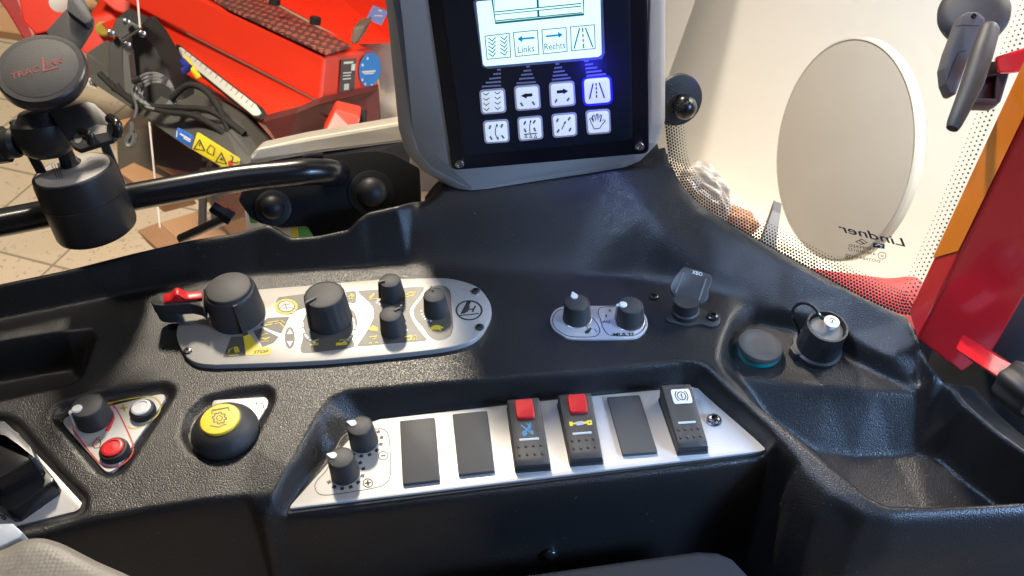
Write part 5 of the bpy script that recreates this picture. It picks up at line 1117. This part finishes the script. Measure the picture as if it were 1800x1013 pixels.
mb = MB(); slab(mb, PW, ZA([(610, 540), (692, 572), (680, 632), (600, 600)]), -.01, 0, r=.001, bev=.0005, bottom=True); ws = mb.build('white_sticker', M_WINK, t)
ink(ws, 'sticker_print', PW, M_INK, strokes=[(ZA([(625, 570), (640, 590), (632, 600)]), .002), (ZA([(655, 575), (650, 600), (672, 606), (660, 590)]), .002)], off=.0006)
t = thing('hitch_bracket', 'black bolted hitch bracket plates standing upright in front of the red hopper', 'bracket', D(230, 190, 1.66))
q = [D(*ZA([p_])[0], 1.66) for p_ in ((850, 270), (985, 205), (1070, 310), (1180, 500), (1240, 660), (1330, 720), (1220, 790), (960, 730), (915, 470), (865, 350))]
mb = MB(); extrude_dir(mb, q, np.array([.015, .05, 0])); o = mb.build('rear_plate', M_MD, t, smooth=False); bevelled(o, .002)
q = [D(*ZA([p_])[0], 1.62) for p_ in ((760, 310), (800, 290), (805, 245), (770, 240), (812, 135), (860, 122), (985, 185), (970, 205), (860, 275), (870, 500), (900, 660), (880, 700), (780, 640), (760, 600))]
mb = MB(); extrude_dir(mb, q, np.array([.01, .03, 0])); o = mb.build('front_plate', mat('plate_grey', (.035, .034, .032), .45, spec=.3, var=.1), t, smooth=False); bevelled(o, .002)
q = [D(*ZA([p_])[0], 1.60) for p_ in ((865, 345), (905, 400), (915, 500), (930, 640), (905, 670), (880, 640), (868, 500))]
mb = MB(); extrude_dir(mb, q, np.array([.004, .02, 0])); o = mb.build('rib_plate', M_ARM, t, smooth=False)
for p_ in ((890, 158), (780, 235), (895, 318), (1000, 240)):
    mb = MB(); lathe(mb, D(*ZA([p_])[0], 1.60), nrm(CAM - D(250, 80, 1.6)), [(.006, -.01), (.006, .002), (.004, .003)], 8); mb.build('bolt', M_STEEL, t)
mb = MB(); tube(mb, [D(*ZA([(860, 290)])[0], 1.59), D(*ZA([(998, 198)])[0], 1.59)], .002, 8); mb.build('pin', M_STEEL, t)
t = thing('cable_coil', 'loose coil of grey cable hanging from the hitch bracket', 'cable', D(270, 165, 1.58))
mb = MB()
for k in range(4):
    cx, cy = 1080 + k * 13, 640 + k * 12; pts = [D(*ZA([p_])[0], 1.57 + .006 * math.sin(i * 1.3 + k)) for i, p_ in enumerate(circ(cx, cy, 138 - k * 5, 122 - k * 9, n=36, rot=20))]
    tube(mb, pts + [pts[0]], .0023, 8, caps=False)
mb.build('coil', mat('cable_grey', (.22, .22, .22), .45, var=.05), t)
mb = MB(); tube(mb, catmull([D(*ZA([p_])[0], 1.57) for p_ in ((945, 580), (930, 640), (955, 720), (960, 780), (945, 830))], 6), .0028, 8)
tube(mb, catmull([D(*ZC([p_])[0], 1.57) for p_ in ((930, -20), (925, 60), (900, 100), (890, 130), (910, 150), (938, 130), (950, 60))], 6), .005, 8); mb.build('cable_end', mat('cable_dark', (.10, .10, .10), .45, var=.05), t)
mb = MB(); tube(mb, [D(*ZA([(935, 575)])[0], 1.555), D(*ZA([(985, 555)])[0], 1.555)], .006, 8); mb.build('cable_tie', M_MD, t)
mb = MB(); tube(mb, catmull([D(*ZA([(965, -40)])[0], 1.56), D(*ZA([(985, 195)])[0], 1.56)], 4), .0018, 8)
mb.build('cord_upper', mat('white_cord', (.75, .66, .60), .6), None); o = bpy.data.objects['cord_upper']; o.name = 'white_cord'; tag(o, 'taut white cord hanging down to the top of the hitch bracket', 'cord')
mb = MB(); tube(mb, [D(*ZC([(1050, -20)])[0], 1.50), D(*ZC([(1090, 385)])[0], 1.50), D(*ZC([(1125, 720)])[0], 1.50)], .0016, 8)
o = mb.build('white_cord', mat('white_cord'	, (.75, .66, .60), .6), None); tag(o, 'white cord hanging below the drawbar over the wooden pallet', 'cord')

for hp in ([(175, 130), (215, 165), (262, 186), (318, 190), (372, 196), (430, 236)], [(205, 150), (232, 178), (290, 196), (345, 205), (400, 240), (450, 290)], [(300, 175), (330, 150), (362, 160), (388, 196), (402, 232)]):
    mb = MB(); tube(mb, catmull([D(*p_, 1.60 - .0003 * (p_[0] - 170)) for p_ in hp], 6), .0055, 10); mb.build('hose', M_MD, bpy.data.objects['drawbar'])

# dark box and pallet below the drawbar
t = thing('wooden_pallet', 'brown wooden pallet on the tiled floor below the drawbar', 'pallet', D(300, 340, 1.95))
M_WD = mat('pallet_wood', (.36, .19, .09), .7, bump=('noise', 50, .3, .003), var=.18); M_WD2 = mat('pallet_wood_light', (.46, .26, .13), .7, bump=('noise', 50, .3, .003), var=.18)
def plank(px4, dep, d, m=M_WD, par=t, nm='board'):
    mb = MB(); extrude_dir(mb, [D(x, y, dp) for (x, y), dp in zip(px4, dep)], d); o = mb.build(nm, m, par, smooth=False); bevelled(o, .003); return o
plank([(195, 215), (330, 182), (345, 202), (205, 245)], (2.1, 2.1, 2.05, 2.05), np.array([0, .03, -.02]), M_WD2)
plank([(205, 300), (235, 285), (330, 330), (270, 345)], (1.95, 1.98, 1.95, 1.92), np.array([0, .02, -.06]), M_WD2)
plank([(270, 290), (300, 270), (392, 318), (340, 330)], (2.0, 2.02, 2.0, 1.97), np.array([0, .02, -.06]), M_WD)
plank([(278, 392), (348, 370), (400, 412), (318, 425)], (1.88, 1.92, 1.90, 1.86), np.array([0, .02, -.09]), M_WD2)
plank([(240, 405), (280, 390), (318, 425), (280, 440)], (1.86, 1.88, 1.86, 1.84), np.array([0, .02, -.05]), M_WD)
plank([(360, 345), (420, 330), (440, 380), (390, 395)], (1.9, 1.92, 1.90, 1.88), np.array([0, .02, -.05]), M_WD)
mb = MB(); extrude_dir(mb, [D(205, 238, 2.0), D(345, 200, 2.0), D(360, 320, 2.0), D(208, 305, 2.0)], np.array([0, .1, -.02])); o = mb.build('dark_crate', mat('crate_dark', (.07, .055, .04), .7, var=.15), None, smooth=False); tag(o, 'dark crate behind the pallet under the drawbar', 'crate')
for p_ in (350, 372):
    mb = MB(); extrude_dir(mb, [D(p_, 295, 1.7), D(p_ + 12, 295, 1.7), D(p_ + 10, 400, 1.8), D(p_ - 2, 400, 1.8)], np.array([0, .02, 0])); mb.build('support_leg', M_ARM, bpy.data.objects['drawbar'], smooth=False)
# far top left: second red machine and timber
t = thing('red_implement', 'red implement with a yellow round cap seen past the phone pad at the top left', 'farm machine', D(120, 60, 2.3))
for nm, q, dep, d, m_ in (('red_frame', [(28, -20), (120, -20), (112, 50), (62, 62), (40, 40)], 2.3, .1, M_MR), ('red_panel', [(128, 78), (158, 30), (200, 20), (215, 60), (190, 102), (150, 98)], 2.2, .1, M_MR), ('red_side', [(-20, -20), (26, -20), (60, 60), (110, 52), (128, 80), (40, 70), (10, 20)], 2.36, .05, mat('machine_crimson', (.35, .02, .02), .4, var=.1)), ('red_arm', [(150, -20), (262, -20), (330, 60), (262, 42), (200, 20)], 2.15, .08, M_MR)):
    mb = MB(); extrude_dir(mb, [D(*p_, dep) for p_ in q], np.array([0, d, 0])); o = mb.build(nm, m_, t, smooth=False); bevelled(o, .006)
mb = MB(); lathe(mb, D(182, 51, 2.17), nrm(CAM - D(182, 51, 2.17)), [(.017, -.03), (.017, .004), (.013, .008)], 28); mb.build('yellow_cap', mat('cap_ochre', (.45, .36, .05), .5), t)
mb = MB(); lathe(mb, D(104, 5, 2.2), nrm(CAM - D(104, 5, 2.2)), [(.022, -.03), (.022, .004), (.018, .006)], 28); mb.build('white_cap', M_WBTN, t)
for q, lb_ in (([(-40, 20), (10, 10), (60, 55), (40, 62), (-40, 50)], 'pale timber beam lying at the far left behind the phone pad'), ([(115, -20), (150, -20), (200, 40), (180, 46), (140, 10)], 'pale timber beam behind the red implement at the top')):
    mb = MB(); extrude_dir(mb, [D(x, y, 2.5) for x, y in q], np.array([0, .06, -.06])); o = mb.build('timber_beam', M_WD2, None, smooth=False); bevelled(o, .004); tag(o, lb_, 'timber')
# windscreen
WS = Pl(np.array([-.2, .70, .1]), nrm(np.array([.08, -1, .12])), up=(0, 0, 1))
mb = MB(); mb.add([WS.w(-.55, -.16), WS.w(.22, -.16), WS.w(.22, .6), WS.w(-.55, .6)], [(0, 1, 2, 3)]); o = mb.build('windscreen', mg, None, smooth=False)
tag(o, 'clear windscreen pane between the dashboard and the red machine outside', 'windscreen')

if False: print('pane depth', [round(float(np.dot(PG.pt(x, y) - CAM, _fw)), 3) for x, y in ((1725, 140), (1700, 60), (1800, 100), (1600, 550), (1740, 620), (1400, 450))])
